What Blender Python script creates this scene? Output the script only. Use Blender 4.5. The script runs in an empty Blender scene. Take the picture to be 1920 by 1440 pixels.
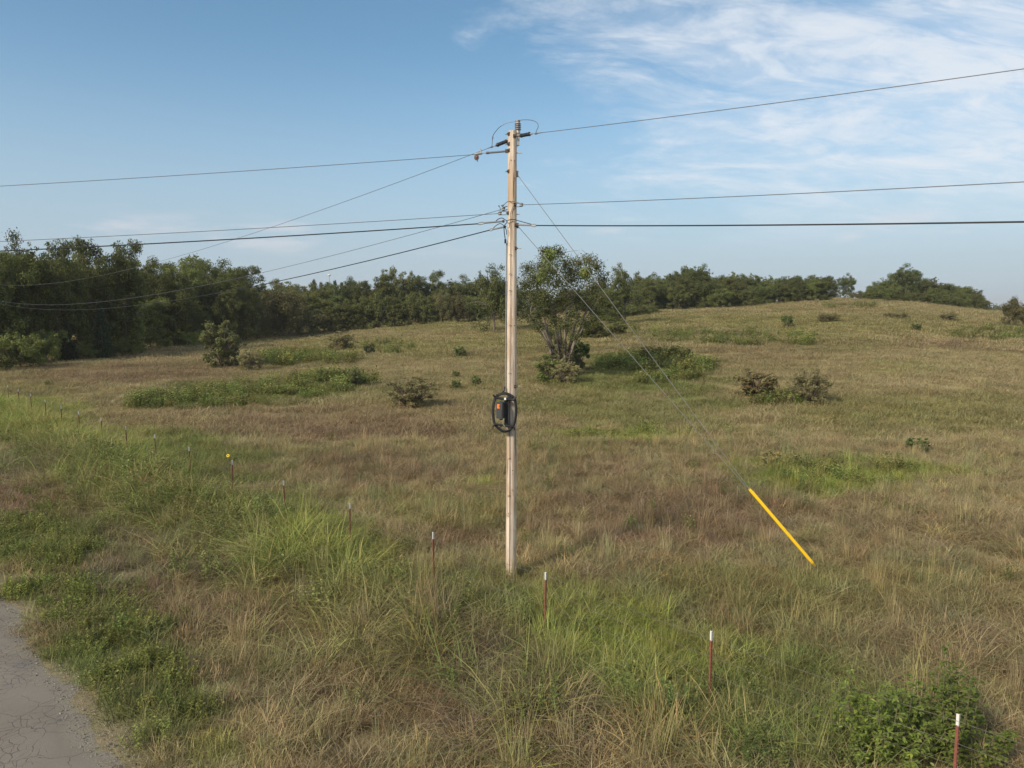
import bpy, math, random
import numpy as np
from mathutils import Vector

# ------------------------------------------------------------------ camera
SC = bpy.context.scene
COL = SC.collection
FPX, HOR, CAMZ = 1331.0, 575.0, 6.2            # focal length / horizon row in photo pixels, camera height
PITCH = math.atan((720 - HOR) / FPX)
cam_d = bpy.data.cameras.new('camera'); cam = bpy.data.objects.new('camera', cam_d); COL.objects.link(cam)
cam_d.sensor_fit = 'HORIZONTAL'; cam_d.sensor_width = 36.0; cam_d.lens = 36.0 * FPX / 1920.0
cam_d.clip_start = 0.1; cam_d.clip_end = 12000
cam.location = (0, 0, CAMZ); cam.rotation_euler = (math.pi / 2 - PITCH, 0, 0)
SC.camera = cam
SC.cycles.max_bounces = 5; SC.cycles.diffuse_bounces = 3; SC.cycles.glossy_bounces = 2; SC.cycles.transmission_bounces = 3; SC.cycles.volume_bounces = 0

# ------------------------------------------------------------------ light
SUN_AZ, SUN_EL = math.radians(-134), math.radians(34)      # azimuth from +Y, clockwise
sun_d = bpy.data.lights.new('sun', 'SUN'); sun = bpy.data.objects.new('sun', sun_d); COL.objects.link(sun)
sun_d.energy = 2.1; sun_d.angle = math.radians(9.0); sun_d.color = (1.0, 0.89, 0.72)
to_sun = Vector((math.sin(SUN_AZ) * math.cos(SUN_EL), math.cos(SUN_AZ) * math.cos(SUN_EL), math.sin(SUN_EL)))
sun.rotation_euler = (-to_sun).to_track_quat('-Z', 'Y').to_euler()
sun.location = (-30, -20, 40)

SC.view_settings.view_transform = 'Standard'; SC.view_settings.look = 'None'
SC.view_settings.gamma = 1.0; SC.view_settings.use_curve_mapping = False
SC.view_settings.exposure = 1.33

def N(nt, typ, **kw):
    n = nt.nodes.new(typ)
    for k, v in kw.items():
        if k == 'inp':
            for kk, vv in v.items(): n.inputs[kk].default_value = vv
        else: setattr(n, k, v)
    return n
def math_n(nt, op, a, b=None, c=None, clamp=False):
    n = nt.nodes.new('ShaderNodeMath'); n.operation = op; n.use_clamp = clamp
    for i, v in enumerate((a, b, c)):
        if v is None: continue
        if isinstance(v, (int, float)): n.inputs[i].default_value = v
        else: nt.links.new(v, n.inputs[i])
    return n.outputs[0]
def mix_c(nt, fac, a, b, mode='MIX'):
    n = nt.nodes.new('ShaderNodeMix'); n.data_type = 'RGBA'; n.blend_type = mode
    for s, v in ((n.inputs[0], fac), (n.inputs[6], a), (n.inputs[7], b)):
        if isinstance(v, (int, float)): s.default_value = v
        elif isinstance(v, tuple): s.default_value = (*v, 1) if len(v) == 3 else v
        else: nt.links.new(v, s)
    return n.outputs[2]
def ramp(nt, val, lo, hi):
    n = nt.nodes.new('ShaderNodeMapRange'); n.interpolation_type = 'SMOOTHSTEP'
    nt.links.new(val, n.inputs[0]); n.inputs[1].default_value = lo; n.inputs[2].default_value = hi
    return n.outputs[0]

CLOUD = (2.7, 13.3, 0)
def build_world():
    w = bpy.data.worlds.new('World'); SC.world = w; w.use_nodes = True
    nt = w.node_tree; nt.nodes.clear(); L = nt.links.new
    sky = N(nt, 'ShaderNodeTexSky', sky_type='NISHITA', sun_disc=False, sun_elevation=SUN_EL,
            sun_rotation=SUN_AZ, altitude=300.0, air_density=1.0, dust_density=0.8, ozone_density=2.2)
    geo = N(nt, 'ShaderNodeNewGeometry')
    vm = N(nt, 'ShaderNodeVectorMath', operation='SCALE'); L(geo.outputs['Incoming'], vm.inputs[0]); vm.inputs['Scale'].default_value = -1.0
    tc = N(nt, 'ShaderNodeTexCoord')
    sep = N(nt, 'ShaderNodeSeparateXYZ'); L(tc.outputs['Generated'], sep.inputs[0])
    x, y, z = sep.outputs
    # cloud sheet: direction projected on a high plane
    zz = math_n(nt, 'ADD', math_n(nt, 'MAXIMUM', z, 0.0), 0.30)
    px = math_n(nt, 'DIVIDE', x, zz); py = math_n(nt, 'DIVIDE', y, zz)
    cv = N(nt, 'ShaderNodeCombineXYZ'); L(px, cv.inputs[0]); L(py, cv.inputs[1])
    mp = N(nt, 'ShaderNodeMapping'); L(cv.outputs[0], mp.inputs[0])
    mp.inputs['Rotation'].default_value = (0, 0, math.radians(-30)); mp.inputs['Scale'].default_value = (2.2, 4.2, 1)
    mp.inputs['Location'].default_value = CLOUD
    n1 = N(nt, 'ShaderNodeTexNoise', inp={'Scale': 1.0, 'Detail': 9.0, 'Roughness': 0.66, 'Distortion': 0.5}); L(mp.outputs[0], n1.inputs['Vector'])
    mp2 = N(nt, 'ShaderNodeMapping'); L(cv.outputs[0], mp2.inputs[0])
    mp2.inputs['Location'].default_value = (7.4, 2.2, 0.6)
    n2 = N(nt, 'ShaderNodeTexNoise', inp={'Scale': 1.6, 'Detail': 3.0, 'Roughness': 0.5}); L(mp2.outputs[0], n2.inputs['Vector'])
    # a weather front: cloudier towards +X, thinning towards the horizon
    front = ramp(nt, math_n(nt, 'ADD', x, math_n(nt, 'MULTIPLY', z, 0.45)), -0.16, 0.66)
    cover = math_n(nt, 'ADD', math_n(nt, 'MULTIPLY', front, 0.50), math_n(nt, 'MULTIPLY', n2.outputs[0], 0.30))
    m = math_n(nt, 'ADD', math_n(nt, 'SUBTRACT', n1.outputs[0], 0.83), cover)
    mask = ramp(nt, m, 0.0, 0.36)
    mp4 = N(nt, 'ShaderNodeMapping'); L(cv.outputs[0], mp4.inputs[0]); mp4.inputs['Rotation'].default_value = (0, 0, math.radians(-38)); mp4.inputs['Scale'].default_value = (4.5, 11.0, 1)
    n4 = N(nt, 'ShaderNodeTexNoise', inp={'Scale': 1.0, 'Detail': 7.0, 'Roughness': 0.62, 'Distortion': 0.8}); L(mp4.outputs[0], n4.inputs['Vector'])
    mask = math_n(nt, 'MULTIPLY', mask, math_n(nt, 'MULTIPLY_ADD', ramp(nt, n4.outputs[0], 0.36, 0.60), 0.52, 0.48))
    mask = math_n(nt, 'MULTIPLY', mask, ramp(nt, z, 0.05, 0.19))
    mask = math_n(nt, 'MULTIPLY', mask, 0.86)
    # small fair-weather puffs low over the horizon
    mp3 = N(nt, 'ShaderNodeMapping'); L(tc.outputs['Generated'], mp3.inputs[0]); mp3.inputs['Scale'].default_value = (5.5, 5.5, 26)
    mp3.inputs['Location'].default_value = (0.8, 0.35, 0.2)
    n3 = N(nt, 'ShaderNodeTexNoise', inp={'Scale': 1.0, 'Detail': 5.0, 'Roughness': 0.55}); L(mp3.outputs[0], n3.inputs['Vector'])
    puff = math_n(nt, 'MULTIPLY', ramp(nt, n3.outputs[0], 0.55, 0.72), math_n(nt, 'MULTIPLY', ramp(nt, z, 0.055, 0.085), ramp(nt, z, 0.135, 0.095)))
    puff = math_n(nt, 'MULTIPLY', puff, 0.50)
    # haze towards the horizon
    hz = ramp(nt, z, 0.34, 0.0)
    hsv = N(nt, 'ShaderNodeHueSaturation', inp={'Hue': 0.486, 'Saturation': 1.08, 'Value': .95}); L(sky.outputs[0], hsv.inputs['Color'])
    base = mix_c(nt, math_n(nt, 'MULTIPLY', hz, 0.90), hsv.outputs[0], (2.75, 3.45, 4.15))
    c = mix_c(nt, puff, base, (5.0, 4.9, 5.2))
    c = mix_c(nt, mask, c, (5.3, 5.6, 6.0))
    bg = N(nt, 'ShaderNodeBackground'); L(c, bg.inputs[0]); bg.inputs[1].default_value = 0.061
    out = N(nt, 'ShaderNodeOutputWorld'); L(bg.outputs[0], out.inputs[0])
build_world()

# ------------------------------------------------------------------ pixels, noise, terrain
CP, SP = math.cos(PITCH), math.sin(PITCH)
def ray(px, py):
    X = (px - 960) / FPX; Z = -(py - 720) / FPX
    return np.array([X, CP + Z * SP, -SP + Z * CP])
def at(px, py, Y):                 # point on a photo ray at ground distance Y
    d = ray(px, py) * 1.0; d = d * (Y / d[1]); return Vector((d[0], d[1], d[2] + CAMZ))
def project(x, y, z):
    zc = z - CAMZ; dep = y * CP - zc * SP; up = y * SP + zc * CP
    dep = np.where(dep > 0.5, dep, 1e9)
    return 960 + FPX * x / dep, 720 - FPX * up / dep

def vnoise(x, y, seed=0):
    xi = np.floor(x).astype(np.int64); yi = np.floor(y).astype(np.int64)
    xf = x - xi; yf = y - yi
    u = xf * xf * (3 - 2 * xf); v = yf * yf * (3 - 2 * yf)
    def h(a, b):
        n = (a * 374761393 + b * 668265263 + seed * 1442695041) & 0x7fffffff
        n = ((n ^ (n >> 13)) * 1274126177) & 0x7fffffff
        return ((n ^ (n >> 16)) & 0xffff) / 65535.0
    a, b, c, d = h(xi, yi), h(xi + 1, yi), h(xi, yi + 1), h(xi + 1, yi + 1)
    return (a * (1 - u) + b * u) * (1 - v) + (c * (1 - u) + d * u) * v
def fbm(x, y, seed=0, oct=4):
    s = 0; a = 0.5; t = 0
    for i in range(oct):
        s = s + a * vnoise(x * 2 ** i + 17.3 * i, y * 2 ** i - 9.1 * i, seed + i); t += a; a *= 0.55
    return s / t
def sstep(a, b, v):
    t = np.clip((v - a) / (b - a), 0, 1); return t * t * (3 - 2 * t)

RU = np.array([-1.6, -0.75, -0.36, -0.30, -0.195, -0.045, 0.165, 0.33, 0.458, 0.556, 0.655, 0.72, 0.9, 1.6])
RZ = np.array([0.0, 0.0, 0.2, 0.5, 1.7, 3.2, 5.5, 6.3, 7.9, 7.0, 5.2, 3.7, 2.5, 1.5])
R2 = math.sqrt(2)
FENCE = 13.5 / R2; ROADE = 3.54 / R2           # offsets along (1,1)/sqrt2
def cross(x, y): return (x + y) / R2
def along(x, y): return (y - x) / R2
def terrain(x, y):
    x = np.asarray(x, float); y = np.asarray(y, float)
    yy = np.maximum(y, 1.0)
    z = np.interp(x / yy, RU, RZ) * sstep(24, 188, y)
    z = z * (1 - 0.75 * sstep(200, 420, y))
    s = cross(x, y)
    wild = sstep(ROADE + 0.3, ROADE + 1.6, s)
    z = z - 0.30 * np.exp(-((s - (ROADE + 3.4)) / 1.3) ** 2) * (1 - sstep(60, 90, np.abs(along(x, y))))
    z = z + wild * ((fbm(x * 0.45, y * 0.45, 5, 3) - 0.5) * 0.22 + (fbm(x * 0.06, y * 0.06, 9, 3) - 0.5) * 1.1 * sstep(28, 90, y))
    return z
def tz(x, y): return float(terrain(x, y))
HT = 3.0 * 1.004 ** np.arange(1430)
def hit(px, py):                   # where a photo ray meets the ground
    d = ray(px, py); q = d[None] * HT[:, None]; dz = q[:, 2] + CAMZ - terrain(q[:, 0], q[:, 1])
    k = int(np.argmax(dz <= 0)) if (dz <= 0).any() else len(HT) - 1
    t = HT[k]
    if k > 0 and dz[k] < dz[k - 1]: t = HT[k - 1] + (HT[k] - HT[k - 1]) * dz[k - 1] / (dz[k - 1] - dz[k])
    p = d * t
    return Vector((p[0], p[1], tz(p[0], p[1])))
def foot(px, Y):                   # ground point in the column px at ground distance Y
    d = ray(px, HOR); x = d[0] / d[1] * Y
    return Vector((x, Y, tz(x, Y)))

# ------------------------------------------------------------------ ground cover colours (albedo)
PAL = dict(straw=(.375, .305, .165), tan=(.305, .236, .130), red=(.245, .168, .106), olive=(.245, .222, .086),
           green=(.165, .185, .056), bright=(.255, .290, .064), dark=(.135, .138, .056), grey=(.220, .190, .122))
KEYS = list(PAL); PALM = np.array([PAL[k] for k in KEYS])
# regions read off the photograph: photo x, y, half width, half height, kind, weight
REG = [(200, 668, 240, 14, 'tan', 1.3), (250, 705, 260, 26, 'red', 1.0), (60, 735, 120, 20, 'olive', .8), (560, 672, 130, 18, 'green', 1.3),
       (720, 650, 200, 16, 'olive', 1.0), (760, 690, 190, 14, 'straw', 1.2), (470, 740, 220, 24, 'green', 2.2),
       (600, 800, 300, 34, 'red', 1.5), (640, 775, 300, 20, 'tan', 1.2), (200, 790, 200, 18, 'tan', .7),
       (780, 610, 170, 12, 'olive', 1.0), (1010, 640, 120, 24, 'olive', 1.0),
       (1180, 700, 170, 34, 'green', 1.8), (1230, 770, 230, 36, 'green', 1.2), (1090, 760, 120, 40, 'olive', 1.2), (1165, 817, 130, 12, 'bright', 2.4),
       (1340, 632, 190, 18, 'dark', 1.0), (1300, 600, 260, 14, 'olive', .9), (1600, 612, 300, 22, 'olive', .7), (1480, 660, 180, 18, 'tan', .9),
       (1750, 690, 260, 46, 'straw', .8), (1680, 690, 80, 16, 'bright', .8), (1580, 655, 110, 12, 'green', .8), (1700, 780, 260, 44, 'olive', .9), (1760, 648, 90, 10, 'red', .9),
       (1590, 900, 190, 32, 'bright', 2.2), (1500, 885, 90, 26, 'green', 1.0), (1130, 890, 200, 40, 'tan', 1.1), (1060, 850, 80, 26, 'olive', .9), (900, 912, 30, 10, 'bright', 1.6),
       (1290, 985, 260, 70, 'red', 1.5), (1700, 1010, 240, 70, 'tan', 1.0), (1800, 940, 200, 50, 'straw', .9), (830, 960, 150, 50, 'olive', .8), (860, 1020, 90, 30, 'red', 1.6), (720, 890, 160, 36, 'red', .8),
       (1500, 1120, 330, 70, 'olive', .9), (1780, 1180, 190, 90, 'tan', .5), (1240, 1110, 150, 50, 'dark', .6), (1450, 1200, 180, 70, 'green', .5),
       (60, 780, 110, 40, 'bright', 1.7), (180, 830, 170, 40, 'bright', 1.2), (300, 890, 200, 75, 'green', 2.2), (460, 970, 180, 75, 'green', 1.8), (330, 850, 160, 34, 'bright', 1.0), (590, 1030, 150, 75, 'bright', 2.2),
       (700, 1100, 150, 60, 'olive', 1.3), (900, 1130, 160, 60, 'green', 1.0), (1090, 1180, 150, 70, 'bright', 1.2), (1220, 1260, 190, 80, 'bright', 1.4), (1450, 1350, 240, 90, 'green', 1.6), (1680, 1400, 170, 70, 'green', 1.4),
       (60, 870, 130, 40, 'grey', 1.4), (120, 930, 180, 50, 'red', 1.3), (80, 1030, 110, 60, 'green', 1.8), (150, 1120, 130, 40, 'green', 1.0), (300, 1050, 180, 70, 'grey', 1.3), (420, 1130, 220, 60, 'red', .9),
       (210, 1230, 110, 70, 'green', 2.2), (300, 1330, 100, 70, 'green', 2.2), (130, 1180, 60, 40, 'tan', 1.0), (420, 1410, 90, 50, 'bright', 1.2), (260, 1410, 80, 40, 'tan', 1.4),
       (620, 1220, 260, 110, 'tan', 1.1), (820, 1330, 260, 110, 'red', 1.1), (560, 1380, 180, 80, 'straw', .8), (980, 1300, 160, 90, 'grey', 1.0), (1060, 1390, 160, 60, 'tan', .8)]
def cover_weights(x, y):
    x = np.asarray(x, float); y = np.asarray(y, float)
    z = terrain(x, y); px, py = project(x, y, z)
    W = np.zeros((len(x), len(KEYS)))
    ks = {k: i for i, k in enumerate(KEYS)}
    n1 = fbm(x * .11, y * .11, 21); n2 = fbm(x * .35, y * .35, 33); n3 = fbm(x * .06 + 3, y * .06, 47); n4 = fbm(x * 1.1, y * 1.1, 55, 3)
    W[:, ks['tan']] = .45; W[:, ks['olive']] = .40 + 1.4 * np.clip(n1 - .5, 0, 1)
    W[:, ks['straw']] = .50 + 1.6 * np.clip(n2 - .5, 0, 1)
    W[:, ks['red']] = 1.0 * np.clip(n3 - .5, 0, 1) + .08; W[:, ks['grey']] = .2 + 1.2 * np.clip(n4 - .55, 0, 1)
    W[:, ks['green']] = 1.3 * np.clip(.46 - n1, 0, 1) + .6 * np.clip(.42 - n2, 0, 1)
    wob = (n2 - .5) * 1.5 + (n4 - .5) * 1.1
    for cx, cy, rx, ry, k, wt in REG:
        d = np.sqrt(((px - cx) / rx) ** 2 + ((py - cy) / ry) ** 2) + wob
        W[:, ks[k]] += wt * (1 - sstep(.45, 1.25, d))
    return W
def cover_color(x, y, sharp=2.3):
    W = cover_weights(x, y) ** sharp; W /= W.sum(1)[:, None]
    return W @ PALM, W

# ------------------------------------------------------------------ mesh helpers
def new_mesh(name, V, quads=None, tris=None, r=None, smooth=False):
    V = np.asarray(V, np.float32).reshape(-1, 3)
    q = np.zeros((0, 4), np.int32) if quads is None else np.asarray(quads, np.int32).reshape(-1, 4)
    t = np.zeros((0, 3), np.int32) if tris is None else np.asarray(tris, np.int32).reshape(-1, 3)
    m = bpy.data.meshes.new(name); m.vertices.add(len(V)); m.vertices.foreach_set('co', V.ravel())
    nl = q.size + t.size; m.loops.add(nl); m.loops.foreach_set('vertex_index', np.concatenate([q.ravel(), t.ravel()]))
    m.polygons.add(len(q) + len(t))
    st = np.concatenate([np.arange(len(q)) * 4, q.size + np.arange(len(t)) * 3]).astype(np.int32)
    m.polygons.foreach_set('loop_start', st)
    if r is not None:
        a = m.attributes.new('r', 'FLOAT', 'FACE'); a.data.foreach_set('value', np.asarray(r, np.float32))
    m.update(calc_edges=True)
    if smooth: m.polygons.foreach_set('use_smooth', np.ones(len(m.polygons), bool))
    return m
def link(name, mesh, mat=None, parent=None, loc=None):
    o = bpy.data.objects.new(name, mesh); COL.objects.link(o)
    if mat is not None and not mesh.materials: mesh.materials.append(mat)
    if parent is not None: o.parent = parent
    if loc is not None: o.location = loc
    return o
def tag(o, label=None, cat=None, group=None, kind=None):
    if label: o['label'] = label
    if cat: o['category'] = cat
    if group: o['group'] = group
    if kind: o['kind'] = kind
    return o
def empty(name, loc):
    o = bpy.data.objects.new(name, None); COL.objects.link(o); o.location = loc; o.empty_display_size = .3
    return o

class MB:                                     # collects closed shapes into one mesh
    def __init__(s): s.v = []; s.f = []
    def add(s, V, F):
        b = len(s.v); s.v += [tuple(p) for p in V]; s.f += [tuple(i + b for i in f) for f in F]; return s
    def tube(s, pts, rad, seg=8, cap=True):
        pts = [Vector(p) for p in pts]; n = len(pts)
        rad = [rad] * n if isinstance(rad, (int, float)) else rad
        V = []; F = []; ref = None
        for i, p in enumerate(pts):
            d = (pts[min(i + 1, n - 1)] - pts[max(i - 1, 0)]).normalized()
            if ref is None:
                ref = Vector((0, 0, 1)) if abs(d.z) < .9 else Vector((1, 0, 0))
            a = (ref - d * ref.dot(d)).normalized(); ref = a; b = d.cross(a)
            for k in range(seg):
                t = 2 * math.pi * k / seg; V.append(p + (a * math.cos(t) + b * math.sin(t)) * rad[i])
        for i in range(n - 1):
            for k in range(seg):
                k2 = (k + 1) % seg; F.append((i * seg + k, i * seg + k2, (i + 1) * seg + k2, (i + 1) * seg + k))
        if cap: F.append(tuple(range(seg - 1, -1, -1))); F.append(tuple(range((n - 1) * seg, n * seg)))
        return s.add(V, F)
    def box(s, c, size, ax=None, bev=0.0):
        c = Vector(c); X, Y, Z = ax or (Vector((1, 0, 0)), Vector((0, 1, 0)), Vector((0, 0, 1)))
        hx, hy, hz = size[0] / 2, size[1] / 2, size[2] / 2
        if bev <= 0:
            V = [c + X * a * hx + Y * b * hy + Z * d * hz for a in (-1, 1) for b in (-1, 1) for d in (-1, 1)]
            return s.add(V, [(0, 1, 3, 2), (4, 6, 7, 5), (0, 4, 5, 1), (2, 3, 7, 6), (0, 2, 6, 4), (1, 5, 7, 3)])
        # octagonal outline in X/Z, extruded along Y
        o = [(-hx + bev, -hz), (hx - bev, -hz), (hx, -hz + bev), (hx, hz - bev), (hx - bev, hz), (-hx + bev, hz), (-hx, hz - bev), (-hx, -hz + bev)]
        V = [c + X * a - Y * hy + Z * b for a, b in o] + [c + X * a + Y * hy + Z * b for a, b in o]
        return s.add(V, [tuple(range(8)), tuple(range(15, 7, -1))] + [(i, i + 8, (i + 1) % 8 + 8, (i + 1) % 8) for i in range(8)])
    def lathe(s, p0, p1, prof, seg=14):        # prof: (t along p0..p1, radius)
        p0, p1 = Vector(p0), Vector(p1)
        d = (p1 - p0).normalized(); ref = Vector((0, 0, 1)) if abs(d.z) < .9 else Vector((1, 0, 0))
        a = (ref - d * ref.dot(d)).normalized(); b = d.cross(a); V = []; F = []
        for t, r in prof:
            c = p0.lerp(p1, t)
            for k in range(seg):
                w = 2 * math.pi * k / seg; V.append(c + (a * math.cos(w) + b * math.sin(w)) * r)
        n = len(prof)
        for i in range(n - 1):
            for k in range(seg):
                k2 = (k + 1) % seg; F.append((i * seg + k, i * seg + k2, (i + 1) * seg + k2, (i + 1) * seg + k))
        F.append(tuple(range(seg - 1, -1, -1))); F.append(tuple(range((n - 1) * seg, n * seg)))
        return s.add(V, F)
    def build(s, name, mat, parent=None, smooth=False, origin=None):
        m = bpy.data.meshes.new(name)
        off = Vector(origin) if origin is not None else Vector((0, 0, 0))
        m.from_pydata([tuple(Vector(p) - off) for p in s.v], [], s.f); m.update()
        import bmesh
        bm = bmesh.new(); bm.from_mesh(m); bmesh.ops.recalc_face_normals(bm, faces=bm.faces); bm.to_mesh(m); bm.free()
        if smooth:
            m.polygons.foreach_set('use_smooth', np.ones(len(m.polygons), bool))
            try: m.set_sharp_from_angle(angle=math.radians(40))
            except Exception: pass
        o = link(name, m, mat, parent)
        if origin is not None: o.location = off
        return o

def bez(pts, n=20):                            # Catmull-Rom through points
    P = [Vector(p) for p in pts]; P = [P[0] * 2 - P[1]] + P + [P[-1] * 2 - P[-2]]; out = []
    segs = len(P) - 3
    for i in range(segs):
        a, b, c, d = P[i:i + 4]
        for k in range(n):
            t = k / n
            out.append(.5 * ((2 * b) + (c - a) * t + (2 * a - 5 * b + 4 * c - d) * t * t + (3 * b - a - 3 * c + d) * t ** 3))
    out.append(P[-2]); return out

# ------------------------------------------------------------------ materials
def mat(name): 
    m = bpy.data.materials.new(name); m.use_nodes = True; nt = m.node_tree; nt.nodes.clear()
    out = nt.nodes.new('ShaderNodeOutputMaterial'); return m, nt, out
def noise(nt, vec, scale, detail=4.0, rough=.55, dist=0.0):
    n = N(nt, 'ShaderNodeTexNoise', inp={'Scale': scale, 'Detail': detail, 'Roughness': rough, 'Distortion': dist})
    if vec is not None: nt.links.new(vec, n.inputs['Vector'])
    return n.outputs[0]
def simple(name, col, rough=.6, metal=0.0, var=.25, scale=12.0, bump=0.0):
    m, nt, out = mat(name); tc = N(nt, 'ShaderNodeTexCoord'); f = noise(nt, tc.outputs['Object'], scale, 5)
    c = mix_c(nt, f, tuple(v * (1 - var) for v in col), tuple(min(1, v * (1 + var)) for v in col))
    b = N(nt, 'ShaderNodeBsdfPrincipled', inp={'Roughness': rough, 'Metallic': metal}); nt.links.new(c, b.inputs['Base Color'])
    if bump:
        bp = N(nt, 'ShaderNodeBump', inp={'Strength': bump, 'Distance': .01}); nt.links.new(f, bp.inputs['Height']); nt.links.new(bp.outputs[0], b.inputs['Normal'])
    nt.links.new(b.outputs[0], out.inputs[0]); return m
def leaf_mat(name, c1, c2, c3=None, trans=.30, inst=False, hue=.0):
    m, nt, out = mat(name); at_ = N(nt, 'ShaderNodeAttribute', attribute_name='r')
    r = at_.outputs['Fac']
    c = mix_c(nt, r, c1, c2)
    if c3: c = mix_c(nt, ramp(nt, r, .86, .97), c, c3)
    oi = N(nt, 'ShaderNodeObjectInfo')
    hs = N(nt, 'ShaderNodeHueSaturation'); nt.links.new(c, hs.inputs['Color'])
    nt.links.new(math_n(nt, 'ADD', math_n(nt, 'MULTIPLY', oi.outputs['Random'], hue * 2), .5 - hue), hs.inputs['Hue'])
    nt.links.new(math_n(nt, 'ADD', math_n(nt, 'MULTIPLY', oi.outputs['Random'], .60), .72), hs.inputs['Value'])
    d = N(nt, 'ShaderNodeBsdfPrincipled', inp={'Roughness': .65, 'Specular IOR Level': .25}); nt.links.new(hs.outputs[0], d.inputs['Base Color'])
    t = N(nt, 'ShaderNodeBsdfTranslucent'); nt.links.new(mix_c(nt, 1.0, hs.outputs[0], (1.15, 1.2, .7), 'MULTIPLY'), t.inputs[0])
    mx = N(nt, 'ShaderNodeMixShader'); mx.inputs[0].default_value = trans
    nt.links.new(d.outputs[0], mx.inputs[1]); nt.links.new(t.outputs[0], mx.inputs[2]); nt.links.new(mx.outputs[0], out.inputs[0])
    return m
def grass_mat():
    m, nt, out = mat('grass_blades')
    a = N(nt, 'ShaderNodeAttribute', attribute_name='r'); ti = N(nt, 'ShaderNodeAttribute', attribute_type='INSTANCER', attribute_name='tint')
    r = a.outputs['Fac']; c = mix_c(nt, r, mix_c(nt, 1.0, ti.outputs['Color'], (.60, .64, .60), 'MULTIPLY'), mix_c(nt, 1.0, ti.outputs['Color'], (1.38, 1.35, 1.28), 'MULTIPLY'))
    c = mix_c(nt, math_n(nt, 'MULTIPLY', ramp(nt, r, .84, .98), .45), c, (.42, .32, .17))
    d = N(nt, 'ShaderNodeBsdfPrincipled', inp={'Roughness': .7, 'Specular IOR Level': .2}); nt.links.new(c, d.inputs['Base Color'])
    t = N(nt, 'ShaderNodeBsdfTranslucent'); nt.links.new(c, t.inputs[0])
    mx = N(nt, 'ShaderNodeMixShader'); mx.inputs[0].default_value = .30
    nt.links.new(d.outputs[0], mx.inputs[1]); nt.links.new(t.outputs[0], mx.inputs[2]); nt.links.new(mx.outputs[0], out.inputs[0])
    return m
def ground_mat():
    m, nt, out = mat('meadow_soil'); a = N(nt, 'ShaderNodeAttribute', attribute_name='cover')
    g = N(nt, 'ShaderNodeNewGeometry'); P = g.outputs['Position']
    f1 = noise(nt, P, 9.0, 6, .7); f2 = noise(nt, P, .6, 5, .6)
    c = mix_c(nt, math_n(nt, 'MULTIPLY', f1, 1.0), mix_c(nt, 1.0, a.outputs['Color'], (.74, .74, .72), 'MULTIPLY'), mix_c(nt, 1.0, a.outputs['Color'], (1.12, 1.08, 1.0), 'MULTIPLY'))
    c = mix_c(nt, ramp(nt, f2, .45, .75), c, mix_c(nt, .45, c, (.20, .15, .085)))
    d = N(nt, 'ShaderNodeBsdfPrincipled', inp={'Roughness': .95, 'Specular IOR Level': .1}); nt.links.new(c, d.inputs['Base Color'])
    bp = N(nt, 'ShaderNodeBump', inp={'Strength': .7, 'Distance': .12}); nt.links.new(noise(nt, P, 5.0, 7, .75), bp.inputs['Height']); nt.links.new(bp.outputs[0], d.inputs['Normal'])
    nt.links.new(d.outputs[0], out.inputs[0]); return m
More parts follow.
